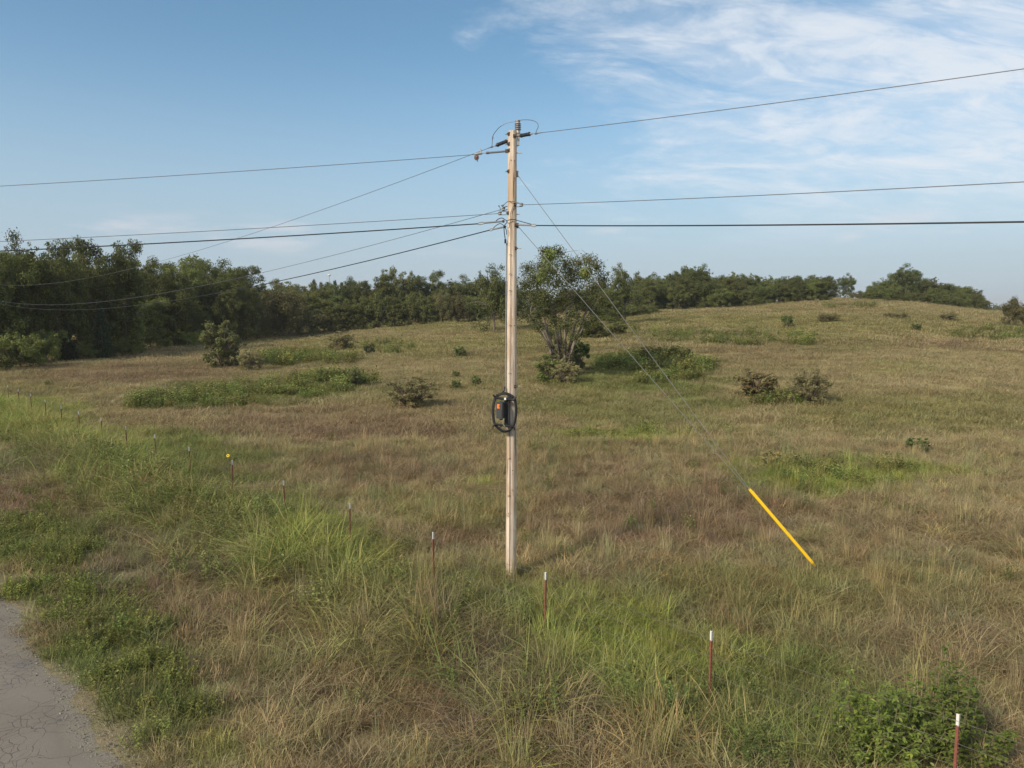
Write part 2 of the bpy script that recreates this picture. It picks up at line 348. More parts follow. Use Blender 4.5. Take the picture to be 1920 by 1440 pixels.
def road_mat():
    m, nt, out = mat('old_asphalt'); g = N(nt, 'ShaderNodeNewGeometry'); P = g.outputs['Position']; L = nt.links.new
    ed = N(nt, 'ShaderNodeAttribute', attribute_name='edge'); e = ed.outputs['Fac']     # metres from the outer edge
    wob = noise(nt, P, 1.3, 5, .6); fine = noise(nt, P, 34, 6, .8); big = noise(nt, P, .5, 4, .6)
    # crack network
    wp = N(nt, 'ShaderNodeVectorMath', operation='MULTIPLY_ADD'); nz = N(nt, 'ShaderNodeTexNoise', inp={'Scale': 3.0, 'Detail': 4.0}); L(P, nz.inputs['Vector'])
    L(nz.outputs['Color'], wp.inputs[0]); wp.inputs[1].default_value = (.32, .32, .0); L(P, wp.inputs[2])
    def vor(scale): 
        v = N(nt, 'ShaderNodeTexVoronoi', feature='DISTANCE_TO_EDGE', voronoi_dimensions='2D', inp={'Scale': scale}); L(wp.outputs[0], v.inputs['Vector']); return v.outputs['Distance']
    c1 = math_n(nt, 'MULTIPLY', ramp(nt, vor(1.7), .014, .003), ramp(nt, big, .36, .50))
    zone = math_n(nt, 'MULTIPLY', ramp(nt, e, 3.0, 1.2), ramp(nt, noise(nt, P, .9, 3), .42, .56))
    c2 = math_n(nt, 'MULTIPLY', ramp(nt, vor(6.5), .055, .012), zone)
    crack = math_n(nt, 'MAXIMUM', c1, c2)
    asp = mix_c(nt, fine, (.135, .116, .093), (.232, .203, .168)); asp = mix_c(nt, ramp(nt, big, .35, .7), asp, mix_c(nt, 1.0, asp, (.82, .81, .80), 'MULTIPLY'))
    patch = math_n(nt, 'MULTIPLY', zone, ramp(nt, wob, .54, .64))
    asp = mix_c(nt, math_n(nt, 'MULTIPLY', patch, .6), asp, (.125, .118, .110))
    asp = mix_c(nt, math_n(nt, 'MULTIPLY', crack, .60), asp, (.06, .053, .047))
    gr = N(nt, 'ShaderNodeTexVoronoi', inp={'Scale': 38.0}); L(P, gr.inputs['Vector'])
    grav = mix_c(nt, gr.outputs['Distance'], (.25, .222, .175), (.135, .118, .094)); grav = mix_c(nt, ramp(nt, noise(nt, P, 4, 4), .52, .75), grav, (.22, .20, .10))
    edge = ramp(nt, math_n(nt, 'ADD', e, math_n(nt, 'MULTIPLY', wob, .9)), 1.02, .70)
    c = mix_c(nt, edge, asp, grav)
    d = N(nt, 'ShaderNodeBsdfPrincipled', inp={'Roughness': .9, 'Specular IOR Level': .25}); L(c, d.inputs['Base Color'])
    h = math_n(nt, 'SUBTRACT', math_n(nt, 'ADD', math_n(nt, 'MULTIPLY', fine, .25), math_n(nt, 'MULTIPLY', math_n(nt, 'MULTIPLY', gr.outputs['Distance'], edge), -.8)), crack)
    bp = N(nt, 'ShaderNodeBump', inp={'Strength': .5, 'Distance': .010}); L(h, bp.inputs['Height']); L(bp.outputs[0], d.inputs['Normal'])
    L(d.outputs[0], out.inputs[0]); return m
def pole_mat():
    m, nt, out = mat('weathered_pine'); tc = N(nt, 'ShaderNodeTexCoord'); L = nt.links.new
    def mp(s):
        q = N(nt, 'ShaderNodeMapping'); L(tc.outputs['Object'], q.inputs[0]); q.inputs['Scale'].default_value = s; return q.outputs[0]
    grain = noise(nt, mp((22, 22, 1.1)), 1.0, 6, .65, .4); blot = noise(nt, mp((5, 5, .9)), 1.0, 5, .6); spot = noise(nt, mp((14, 14, 5)), 1.0, 3, .5)
    fine = noise(nt, mp((90, 90, 2.5)), 1.0, 4, .7)
    c = mix_c(nt, ramp(nt, grain, .34, .66), (.38, .30, .225), (.68, .575, .465))
    c = mix_c(nt, math_n(nt, 'MULTIPLY', ramp(nt, blot, .46, .62), .75), c, (.42, .295, .195))
    c = mix_c(nt, math_n(nt, 'MULTIPLY', ramp(nt, spot, .60, .72), .65), c, (.27, .17, .105))
    c = mix_c(nt, math_n(nt, 'MULTIPLY', ramp(nt, noise(nt, mp((3, 3, .35)), 1.0, 3), .5, .7), .45), c, (.47, .42, .37))
    streak = noise(nt, mp((13, 13, .45)), 1.0, 4, .55)
    c = mix_c(nt, math_n(nt, 'MULTIPLY', ramp(nt, streak, .54, .66), .7), c, (.25, .178, .122))
    crack = ramp(nt, noise(nt, mp((26, 26, .5)), 1.0, 3, .5), .62, .66)
    c = mix_c(nt, math_n(nt, 'MULTIPLY', crack, .85), c, (.11, .07, .045))
    d = N(nt, 'ShaderNodeBsdfPrincipled', inp={'Roughness': .85, 'Specular IOR Level': .2}); L(c, d.inputs['Base Color'])
    bp = N(nt, 'ShaderNodeBump', inp={'Strength': .6, 'Distance': .01}); L(math_n(nt, 'SUBTRACT', math_n(nt, 'ADD', grain, math_n(nt, 'MULTIPLY', fine, .4)), crack), bp.inputs['Height']); L(bp.outputs[0], d.inputs['Normal'])
    L(d.outputs[0], out.inputs[0]); return m

M = dict(
    grass=grass_mat(), ground=ground_mat(), road=road_mat(), pole=pole_mat(),
    bark=simple('tree_bark', (.125, .098, .072), .9, 0, .45, 6, .5), palebark=simple('pale_bark', (.17, .140, .108), .9, 0, .4, 5, .5),
    stem=simple('green_stem', (.12, .11, .05), .8), steel=simple('galvanised_steel', (.33, .32, .30), .55, .6, .3, 30), rust=simple('rusted_plate', (.10, .075, .055), .8, .3, .4, 30),
    wire=simple('aluminium_wire', (.125, .125, .13), .55, .4, .15), cable=simple('black_cable', (.010, .010, .011), .65, 0, .2), guy=simple('guy_strand', (.34, .33, .31), .5, .6, .15),
    polymer=simple('dark_polymer', (.035, .033, .034), .5), porcelain=simple('grey_porcelain', (.27, .25, .235), .35, 0, .12), shed=simple('grey_shed', (.13, .12, .12), .4),
    fibre=simple('grey_fibreglass', (.20, .205, .22), .5), yellow=simple('yellow_plastic', (.86, .52, .010), .45, 0, .05, 3), blackp=simple('black_plastic', (.009, .009, .010), .6, 0, .3, 8),
    boxp=simple('charcoal_plastic', (.030, .033, .034), .6, 0, .15, 6), orange=simple('orange_label', (.80, .17, .02), .5, 0, .05), white=simple('white_label', (.75, .75, .72), .6, 0, .05),
    redp=simple('red_brown_paint', (.185, .060, .038), .85, 0, .45, 14), whitep=simple('white_paint', (.60, .585, .55), .7, 0, .15, 9), ringred=simple('red_clamp', (.13, .035, .03), .5),
    barb=simple('fence_wire', (.17, .14, .115), .8, .3, .3), petal=simple('yellow_petal', (.85, .58, .02), .6), disc=simple('brown_disc', (.05, .025, .012), .9), copper=simple('dull_ground_wire', (.16, .10, .065), .7, .3, .25, 20),
    oak=leaf_mat('oak_leaves', (.060, .072, .023), (.135, .148, .043), (.20, .20, .06), trans=.40, hue=.016),
    oak2=leaf_mat('ash_leaves', (.090, .102, .033), (.178, .188, .058), (.23, .22, .07), trans=.40, hue=.018),
    tanleaf=leaf_mat('olive_brown_leaves', (.105, .100, .040), (.180, .162, .066), (.20, .15, .07), hue=.008),
    lime=leaf_mat('light_green_leaves', (.125, .155, .040), (.215, .245, .066), (.26, .26, .08), hue=.008),
    cedar=leaf_mat('cedar_needles', (.026, .040, .020), (.055, .070, .030), hue=.005),
    lone=leaf_mat('elm_leaves', (.058, .070, .024), (.128, .136, .045), (.21, .19, .075), hue=.0),
    bush=leaf_mat('bush_leaves', (.105, .118, .044), (.195, .202, .078), (.21, .19, .08), hue=.012),
    weed=leaf_mat('weed_leaves', (.070, .100, .030), (.135, .165, .050), (.19, .19, .06), hue=.006),
    brown=leaf_mat('brown_leaves', (.175, .158, .074), (.275, .240, .115), (.14, .14, .05), hue=.006),
    sumac=leaf_mat('sumac_leaves', (.21, .180, .080), (.33, .275, .115), (.34, .11, .045), hue=.004),
    sapling=leaf_mat('sapling_leaves', (.130, .185, .042), (.260, .320, .070), (.36, .38, .085), trans=.45),
    vine=leaf_mat('vine_leaves', (.105, .088, .048), (.185, .155, .085), (.13, .15, .05)),
    flower=simple('white_bloom', (.72, .72, .66), .8, 0, .1),
)

# ------------------------------------------------------------------ ground and road
def build_ground():
    def axis(a, b, step, lim):
        core = list(np.arange(a, b + .001, step)); lo = []; hi = []
        d = step; v = a
        while v > -lim: d *= 1.35; v -= d; lo.append(v)
        d = step; v = b
        while v < lim: d *= 1.35; v += d; hi.append(v)
        return np.array(lo[::-1] + core + hi)
    xs = axis(-130, 190, .9, 6000); ys = axis(-20, 250, .9, 6000)
    X, Y = np.meshgrid(xs, ys); Z = terrain(X.ravel(), Y.ravel())
    s = cross(X.ravel(), Y.ravel()); Z = np.where(s < ROADE + .9, np.minimum(Z, 0) - .015 - .05 * (s < ROADE - .7), Z)
    nx, ny = len(xs), len(ys)
    i = np.arange(nx * ny).reshape(ny, nx)
    q = np.stack([i[:-1, :-1], i[:-1, 1:], i[1:, 1:], i[1:, :-1]], -1).reshape(-1, 4)
    m = new_mesh('ground', np.stack([X.ravel(), Y.ravel(), Z], 1), q, smooth=True)
    c, _ = cover_color(X.ravel(), Y.ravel())
    ve = (1 - sstep(ROADE + .5, ROADE + 1.1, s))[:, None] * .8; c = c * (1 - ve) + np.array([.225, .190, .135]) * ve
    far = sstep(260, 500, np.hypot(X.ravel(), Y.ravel()))[:, None]
    c = c * (1 - far) + np.array([.09, .10, .05]) * far
    a = m.attributes.new('cover', 'FLOAT_COLOR', 'POINT'); a.data.foreach_set('color', np.concatenate([c, np.ones((len(c), 1))], 1).astype(np.float32).ravel())
    o = link('ground', m, M['ground']); tag(o, 'rolling meadow soil under the grass, rising to a low hill', 'ground', kind='structure')
def build_road():
    # strip along (-1,1): the near edge is ragged, 6.4 m wide
    L = np.concatenate([np.arange(-90, -6, .6), np.arange(-6, 24, .12), np.arange(24, 200, .8)]); rows = []
    offs = [0, .35, .8, 1.4, 2.2, 3.2, 4.4, 5.6, 6.1, 6.6]
    wob = (fbm(L * .6, L * 0 + 3, 71, 5) - .5) * .8 + (fbm(L * 2.4, L * 0 + 8, 72, 3) - .5) * .30
    V = []; E = []
    for l, w in zip(L, wob):
        for k, o in enumerate(offs):
            ww = w * max(0, 1 - o / 2.0); c = ROADE + .36 + ww - o
            z = .02 - .06 * max(0, 1 - o / .7) - .05 * (k == len(offs) - 1) + .05 * math.sin(min(1, o / 6.4) * math.pi)
            V.append(((c - l) / R2, (c + l) / R2, z)); E.append(o)
    n = len(offs); i = np.arange(len(V)).reshape(-1, n)
    q = np.stack([i[:-1, 1:], i[:-1, :-1], i[1:, :-1], i[1:, 1:]], -1).reshape(-1, 4)
    m = new_mesh('road', V, q, smooth=True)
    a = m.attributes.new('edge', 'FLOAT', 'POINT'); a.data.foreach_set('value', np.array(E, np.float32))
    o = link('road', m, M['road']); tag(o, 'cracked grey country road with a gravelly ragged edge', 'road', kind='structure')
build_ground(); build_road()

# ------------------------------------------------------------------ utility pole
PY = 15.79
def P(px, py, dy=0.0): return at(px, py, PY + dy)
def PR(px, py):                                # along the fence direction to the right (towards the camera): dy = -dx
    d = ray(px, py); t = PY / (d[0] + d[1]); return Vector((d[0] * t, d[1] * t, d[2] * t + CAMZ))
PL = PR                                        # the same vertical plane, to the left
def build_pole():
    base = P(958, 1082); g = tz(base.x, base.y); root = empty('utility_pole', (base.x, base.y, g))
    tag(root, 'tall weathered wooden utility pole standing behind the fence', 'utility pole')
    def part(mb, name, mt, smooth=True, parent=root):
        o = mb.build(name, M[mt], None, smooth); o.parent = parent
        o.location = Vector((0, 0, 0)) - (root.location if parent is root else root.location * 0)
        return o
    def sub(mb, name, mt, par): 
        o = mb.build(name, M[mt], None, True); o.parent = par; return o
    rnd = random.Random(4)
    top = P(961, 246)
    mb = MB(); n = 40; seg = 28; V = []; F = []
    for i in range(n + 1):
        t = i / n; z = g - .4 + (top.z - g + .4) * t; x = base.x + (top.x - base.x) * t
        r = .124 - .030 * t
        for k in range(seg):
            w = 2 * math.pi * k / seg; rr = r * (1 + .018 * math.sin(3 * w + 5 * t) + .010 * math.sin(7 * w - 9 * t))
            rr -= .010 * math.exp(-((w - 4.45) / .07) ** 2)          # a drying check down the front
            V.append((x + rr * math.cos(w), PY + rr * math.sin(w), z))
    for i in range(n):
        for k in range(seg): k2 = (k + 1) % seg; F.append((i * seg + k, i * seg + k2, (i + 1) * seg + k2, (i + 1) * seg + k))
    F.append(tuple(range(n * seg, (n + 1) * seg)))
    part(mb.add(V, F), 'shaft', 'pole')
    # square washers with bolts (front-left faces and right side bolts)
    def ang(px, py, a, r=None):
        zc = P(px, py).z; t = (zc - g) / (top.z - g); rr = (.124 - .030 * t) + .002
        cx = base.x + (top.x - base.x) * t; d = Vector((math.cos(a), math.sin(a), 0)); return Vector((cx, PY, zc)) + d * rr, d
    for py, a in ((252, 3.75), (257, 5.15), (271, 3.75), (283, 3.75), (322, 3.7), (385, 5.35), (400, 3.6), (423, 5.5), (466, 5.6), (724, 5.5)):
        p, d = ang(960, py, a); s = d.cross(Vector((0, 0, 1)))
        w = MB().box(p, (.062, .014, .075), (s, d, Vector((0, 0, 1)))); wo = part(w, 'square_washer', 'rust', False)
        b = MB().tube([p, p + d * .045], .016, 6); sub(b, 'bolt_nut', 'rust', wo)
    for py, ln in ((287, .11), (321, .04), (402, .06), (466, .10), (724, .09), (274, .02)):
        p, d = ang(960, py, -.12); part(MB().tube([p - d * .02, p + d * ln], .011, 7), 'through_bolt', 'steel')
    for py in (252, 271, 322):
        p, d = ang(960, py, 3.2); part(MB().tube([p - d * .02, p + d * .06], .011, 7), 'through_bolt', 'steel')
    # pole-top post insulator
    a, b = P(971.2, 250.5), P(970.9, 225.6)
    prof = [(0, .050), (.16, .050), (.2, .044)]
    for k in range(4):
        t = .26 + k * .145; prof += [(t, .046), (t + .02, .066), (t + .045, .068), (t + .07, .048)]
    prof += [(.84, .046), (.87, .052), (.93, .052), (.95, .036), (1, .034)]
    ins = part(MB().lathe(a, b, prof, 18), 'post_insulator', 'porcelain')
    for k in range(4):
        t = .26 + k * .145; sub(MB().lathe(a.lerp(b, t + .005), a.lerp(b, t + .055), [(0, .05), (.3, .071), (.7, .071), (1, .05)], 18), 'shed', 'shed', ins)
    sub(MB().lathe(a.lerp(b, .90), a.lerp(b, .99), [(0, .054), (1, .05)], 14), 'top_clamp', 'shed', ins)
    br = MB(); br.tube([P(971.2, 250), P(972.5, 254), P(972, 262)], [.045, .034, .022], 10); br.box(P(971.8, 262), (.05, .07, .24)); part(br, 'top_bracket', 'steel')
    # polymer dead-end insulators
    def deadend(p0, p1, q):
        o = part(MB().lathe(p0, p1, [(0, .030), (.06, .030), (.08, .044), (.14, .044), (.16, .030)] + sum([[(.17 + k * .066, .031), (.18 + k * .066, .039), (.20 + k * .066, .039), (.21 + k * .066, .031)] for k in range(10)], []) + [(.85, .044), (.93, .044), (.94, .028), (1, .028)], 14), 'dead_end_insulator', 'polymer')
        sub(MB().tube([p0, p0 + (p0 - p1).normalized() * .12], .014, 6), 'eye_fitting', 'rust', o)
        sub(MB().lathe(p1, p1.lerp(q, .35), [(0, .02), (.3, .024), (1, .018)], 8), 'clevis', 'steel', o)
        sub(MB().tube([p1.lerp(q, .35), q], .008, 6), 'link', 'steel', o)
    deadend(PR(975.5, 254.6), PR(994.5, 251), PR(1004, 250.2)); deadend(PL(951, 264.4), PL(931, 272.4), PL(923.5, 275))
    part(MB().lathe(PR(1003.5, 250.5), PR(1016, 248.6), [(0, .022), (.3, .02), (.4, .011), (1, .009)], 8), 'dead_end_clamp', 'shed')
    part(MB().lathe(PL(923.5, 275), PL(915, 278), [(0, .022), (.3, .02), (.4, .011), (1, .009)], 8), 'dead_end_clamp', 'shed')
    jump = [PL(922.5, 275), PL(923.3, 262), PL(925, 253), P(936, 239, .15), P(950, 231, .05), P(967, 227.3, -.02)]
    part(MB().tube(bez(jump, 8), .0065, 6), 'jumper_wire', 'wire'); part(MB().tube([PL(923.4, 261), PL(924.2, 256)], .014, 8), 'splice_sleeve', 'shed')
    part(MB().tube(bez([P(974.5, 225.3, -.02), P(986, 224.6, -.15), PR(999, 226), PR(1007.5, 231), PR(1009, 238), PR(1006, 245), PR(1004.8, 250)], 8), .0065, 6), 'jumper_wire', 'wire')
    # fibreglass strain link to the branch line
    A = lambda px, py: at(px, py, PY + .08 * (px - 960) / FPX * PY)
    fl = part(MB().lathe(A(948, 283.6), A(913, 286.7), [(0, .018)] + sum([[(.03 + k * .046, .017), (.04 + k * .046, .026), (.058 + k * .046, .026), (.066 + k * .046, .017)] for k in range(20)], []) + [(.96, .024), (1, .022)], 12), 'strain_link', 'fibre')
    sub(MB().box(A(950.5, 283.3), (.075, .06, .07)), 'clevis', 'rust', fl); sub(MB().lathe(A(917, 286.4), A(911, 286.9), [(0, .026), (.5, .028), (1, .022)], 10), 'end_cap', 'shed', fl)
    sub(MB().tube([A(911, 286.9), A(903, 287.5)], .007, 6), 'link', 'steel', fl)
    hc = MB(); hc.tube([A(904, 287.4), A(897, 288), A(889, 289.5)], [.026, .030, .016], 8); hc.tube([A(901, 288), A(901.5, 279)], [.018, .010], 7); c = part(hc, 'hot_line_clamp', 'steel')
    ring = [A(893.5 + 3.4 * math.sin(w), 295 - 4.4 * math.cos(w)) for w in np.linspace(0, 2 * math.pi, 17)]
    sub(MB().tube(ring, .016, 7), 'ring', 'shed', c); sub(MB().lathe(A(893.5, 292), A(893.8, 299), [(0, .02), (.5, .032), (1, .018)], 8), 'clamp_screw', 'ringred', c); sub(MB().tube([A(894, 299), A(896, 303)], .010, 6), 'eye_bolt', 'shed', c)
    # neutral spools
    def spool(p0, p1, name='spool_clevis'):
        d = (p1 - p0).normalized(); s = d.cross(Vector((0, 0, 1)))
        cl = MB()
        for sg in (-1, 1): cl.box((p0 + p1) / 2 + Vector((0, 0, sg * .036)), ((p1 - p0).length + .03, .032, .008), (d, s, Vector((0, 0, 1))))
        o = part(cl, name, 'rust', False)
        sub(MB().lathe(p1 + Vector((0, 0, -.032)), p1 + Vector((0, 0, .032)), [(0, .038), (.15, .045), (.3, .04), (.5, .026), (.7, .04), (.85, .045), (1, .038)], 14), 'spool', 'porcelain', o)
    spool(PR(967, 384.8), PR(977.5, 384)); spool(PL(952, 389.5), PL(944, 392)); spool(A(950, 399.3), A(937.3, 400))
    part(MB().tube(bez([PL(945, 389), P(940, 385.5), P(943, 386), P(946, 383), P(951, 378.5), P(958, 377.5, -.13), P(965, 378, -.13), PR(974, 381)], 8), .008, 6), 'neutral_jumper', 'wire')
    part(MB().tube(bez([P(935.5, 386), P(938, 391), P(937.5, 396)], 6), .007, 6), 'tie_wire', 'wire'); part(MB().tube([P(941, 386), P(944.5, 384.2)], .017, 7), 'splice_sleeve', 'shed')
    part(MB().lathe(P(934.4, 386), P(936.6, 386.4), [(0, .016), (1, .016)], 8), 'connector', 'shed')
    # communication cable dead ends: shackle bar, thimble ring, slack loop
    def grip(p0, p1, p2, up):
        o = part(MB().tube([p0, p1], .020, 8), 'dead_end_grip', 'fibre')
        d = (p2 - p1); n = Vector((0, 0, 1)).cross(d).normalized().cross(d).normalized()
        rg = [p1 + d * (.5 - .5 * math.cos(w)) + Vector((0, 0, 1)) * (.024 * math.sin(w)) for w in np.linspace(0, 2 * math.pi, 15)]
        sub(MB().tube(rg, .010, 6), 'thimble', 'steel', o); sub(MB().lathe(p0, p0.lerp(p1, .12), [(0, .022), (.5, .035), (1, .022)], 8), 'shackle', 'rust', o)
    grip(A(946, 414.6), A(908, 418), A(895.5, 419.6), 1); grip(PL(948, 425), PL(924, 430), PL(918, 431.6), 1); grip(PR(970, 421.4), PR(995, 422.4), PR(1006, 422.8), 1)
    part(MB().tube(bez([A(928, 416.5), A(934, 411), A(941, 408.8), P(947, 412, -.12), P(951, 416, -.13), P(947, 421, -.12), PL(946, 425)], 7), .0085, 6), 'slack_loop', 'cable')
    part(MB().tube(bez([PL(924, 429), PL(930, 423), PL(937, 419.3), P(942, 421, -.1), P(946, 425, -.12), P(949.5, 432, -.13), P(950.3, 440, -.1)], 7), .0085, 6), 'slack_loop', 'cable')
    part(MB().tube(bez([P(949, 415, -.12), P(953, 413, -.13), P(959, 411.5, -.14), P(966, 412, -.13), PR(974, 414.5), PR(985, 417.5), PR(997, 420.8)], 7), .0085, 6), 'slack_loop', 'cable')
    # riser cable down the left face
    part(MB().tube(bez([P(944.8, 426, -.08), P(945.5, 436, -.08), P(947.3, 449, -.05)], 7), .010, 7), 'drop_cable', 'cable')
    part(MB().box(P(947.6, 452.5, -.05), (.045, .05, .085)), 'cable_coupler', 'blackp', False)
    rs = [P(949.9 - .0075 * (y - 456), y, -.02) for y in np.linspace(456, 738, 12)]
    part(MB().tube(rs, .013, 8), 'riser_cable', 'fibre')
    # ground wire stapled down the front
    gw = [P(963.5, 385, -.115), P(960, 392, -.12)] + [P(957.2 - .0035 * (y - 400), y, -.118 - .00002 * (y - 400)) for y in np.linspace(402, 1075, 30)]
    part(MB().tube(gw, .006, 6), 'ground_wire', 'copper')
    for y in (478, 514, 545, 610, 700, 860, 930):
        x = 957.2 - .0035 * (y - 400); st = [P(x - 2.6, y + 1, -.112), P(x - 1.5, y - .6, -.125), P(x + 1.5, y - .6, -.125), P(x + 2.6, y + 1, -.112)]
        part(MB().tube(st, .005, 6), 'staple', 'rust')
    # dark knots
    for px, py in ((962, 303), (963, 335), (954, 302), (960, 880), (964, 610), (951.5, 960)):
        p, d = ang(px, py, 4.75 + (px - 958) * .09); part(MB().lathe(p - d * .01, p + d * .003, [(0, .012), (.8, .012), (1, .006)], 7), 'knot', 'rust')
    return root
build_pole()

def build_coil():
    dy = -.20
    Q = lambda px, py, e=0: P(px, py, dy + e)
    c0 = Q(946, 774); root = empty('cable_storage_loop', Q(946, 810)); root.location.y = PY + dy
    tag(root, 'black oval loop of spare cable with splice box strapped to the pole', 'cable loop')
    def part(mb, name, mt, smooth=True, par=None):
        o = mb.build(name, M[mt], None, smooth); o.parent = par or root
        if par is None: o.location = -root.location
        return o
    outline = [(948, 737.5), (957, 741), (964, 747), (967.2, 760), (967.4, 775), (965, 791), (960, 801), (953, 807), (944, 808.5), (935, 803), (928, 795), (925, 782), (924.6, 768), (926.5, 753), (932, 743), (940, 738.5), (948, 737.5)]
    offs = [(0, 0), (1.3, .03), (-1.2, .03), (.3, .055), (1.6, -.02), (-.6, -.03)]
    for k, (o_, e) in enumerate(offs):
        pts = [Q(946 + (x - 946) * (1 + o_ * .03), 773 + (y - 773) * (1 + o_ * .018), e) for x, y in outline]
        part(MB().tube(bez(pts, 4), .020, 7), 'cable_turn', 'cable')
    def bar(a, b, w, name, e=-.05): part(MB().tube([Q(*a, e), Q(*b, e)], w, 8), name, 'blackp')
    for a, b in (((928, 746), (966, 750)), ((926, 795), (964, 800))): bar(a, b, .026, 'cross_bar')
    for a, b in (((930, 748), (924.8, 740.3)), ((934, 744), (930.5, 739.8)), ((962, 750), (968, 744)), ((928, 795), (923.3, 800.5)), ((962, 798), (965.5, 806.5)), ((957, 799), (959, 806.5))): bar(a, b, .021, 'retaining_arm', -.06)
    part(MB().box(Q(949.2, 773, .04), (.085, .07, .62), None, .01), 'spine_channel', 'blackp', False)
    part(MB().box(Q(949, 748.5, .06), (.10, .12, .05)), 'strap', 'blackp', False); part(MB().box(Q(949, 796, .06), (.10, .12, .05)), 'strap', 'blackp', False)
    # splice box turned a little to the left
    a = math.radians(-28); X = Vector((math.cos(a), math.sin(a), 0)); Yv = Vector((-math.sin(a), math.cos(a), 0)); Zv = Vector((0, 0, 1))
    bx = Q(939.6, 769, -.05); o = part(MB().box(bx, (.155, .17, .36), (X, Yv, Zv), .014), 'splice_box', 'boxp', False)
    f = bx - Yv * .087
    part(MB().box(f + Zv * .095 - X * .020, (.066, .006, .095), (X, Yv, Zv)), 'warning_label', 'orange', False, o); part(MB().box(f - Zv * .055, (.125, .014, .17), (X, Yv, Zv), .012), 'lid_panel', 'boxp', False, o)
    part(MB().box(f + Zv * .095 + X * .002 - Yv * .004, (.012, .004, .045), (X, Yv, Zv)), 'label_print', 'ringred', False, o)
    part(MB().box(bx - Zv * .20, (.05, .05, .04), (X, Yv, Zv)), 'cable_gland', 'blackp', False, o); part(MB().box(bx + X * .085 - Zv * .01, (.018, .12, .30), (X, Yv, Zv)), 'hinge_flange', 'blackp', False, o)
    part(MB().box(Q(947, 747.8, -.085), (.042, .012, .050)), 'white_tag', 'white', False); part(MB().tube([Q(943.5, 796, -.085), Q(946.5, 799.5, -.085)], .011, 6), 'cable_tie', 'steel'); part(MB().tube(bez([Q(937, 801, -.03), Q(943, 798, -.07), Q(948, 795, -.07)], 5), .012, 6), 'cable_tail', 'cable')
    part(MB().tube(bez([P(946.6, 725, -.09), P(945, 733, -.12), P(941, 737, -.15), P(936, 741, -.2)], 6), .015, 7), 'cable_tail', 'cable')
build_coil()

# ------------------------------------------------------------------ overhead wires and guys
DB = Vector((-1, 1, 0)).normalized(); DR = -DB; DA = Vector((-1, -.08, 0)).normalized()
def wire(name, start, edge_px, D, smax, c, rad, mt, label, cat, group):
    """parabola in the vertical plane through start; its slope is solved so that it passes the photo point edge_px"""
    d = ray(*edge_px); n = Vector((-D.y, D.x, 0))
    t = n.dot(start) / n.dot(Vector(d)); q = Vector(d) * t; s1 = (q - Vector((start.x, start.y, 0))).dot(D); z1 = q.z + CAMZ
    a = (z1 - start.z - c * s1 * s1) / s1
    pts = [start + D * s + Vector((0, 0, a * s + c * s * s)) for s in np.linspace(0, smax, 48)]
    o = MB().tube(pts, rad, 6).build(name, M[mt], None, True, origin=start); tag(o, label, cat, group)
G = 'overhead lines'
Ap = lambda px, py: at(px, py, PY + .08 * (px - 960) / FPX * PY)
wire('power_line', PR(1012, 249.2), (1920, 129), DR, 26, .0012, .0062, 'wire', 'uppermost line running from the pole top to the right edge', 'power line', G)
wire('power_line', Ap(892, 289.6), (0, 349), DA, 30, .0010, .0060, 'wire', 'uppermost line from the pole to the left edge', 'power line', G)
wire('power_line', PL(919, 276.6), (0, 534), DB, 78, .00125, .0062, 'wire', 'line from the pole top descending left across the tall trees', 'power line', G)
wire('neutral_line', PR(979, 384), (1920, 341), DR, 26, .0012, .0062, 'wire', 'middle line of the three running right from the pole', 'power line', G)
wire('neutral_line', Ap(936, 400.3), (60, 450), DA, 30, .0010, .0060, 'wire', 'thin line running left just above the thick black cable', 'power line', G)
wire('neutral_line', PL(943, 392), (0, 564.5), DB, 78, .00125, .0062, 'wire', 'thin line descending left above the lowest black cable', 'power line', G)
wire('communication_cable', PR(1005, 422.8), (1920, 416), DR, 26, .0012, .012, 'cable', 'lowest thick black cable running right from the pole', 'cable', G)
wire('communication_cable', Ap(896, 419.6), (205, 461), DA, 30, .0012, .012, 'cable', 'thick black cable running nearly level to the left above the trees', 'cable', G)
wire('communication_cable', PL(918.5, 431.4), (0, 569), DB, 78, .00135, .012, 'cable', 'lowest thick black cable descending left into the trees', 'cable', G)

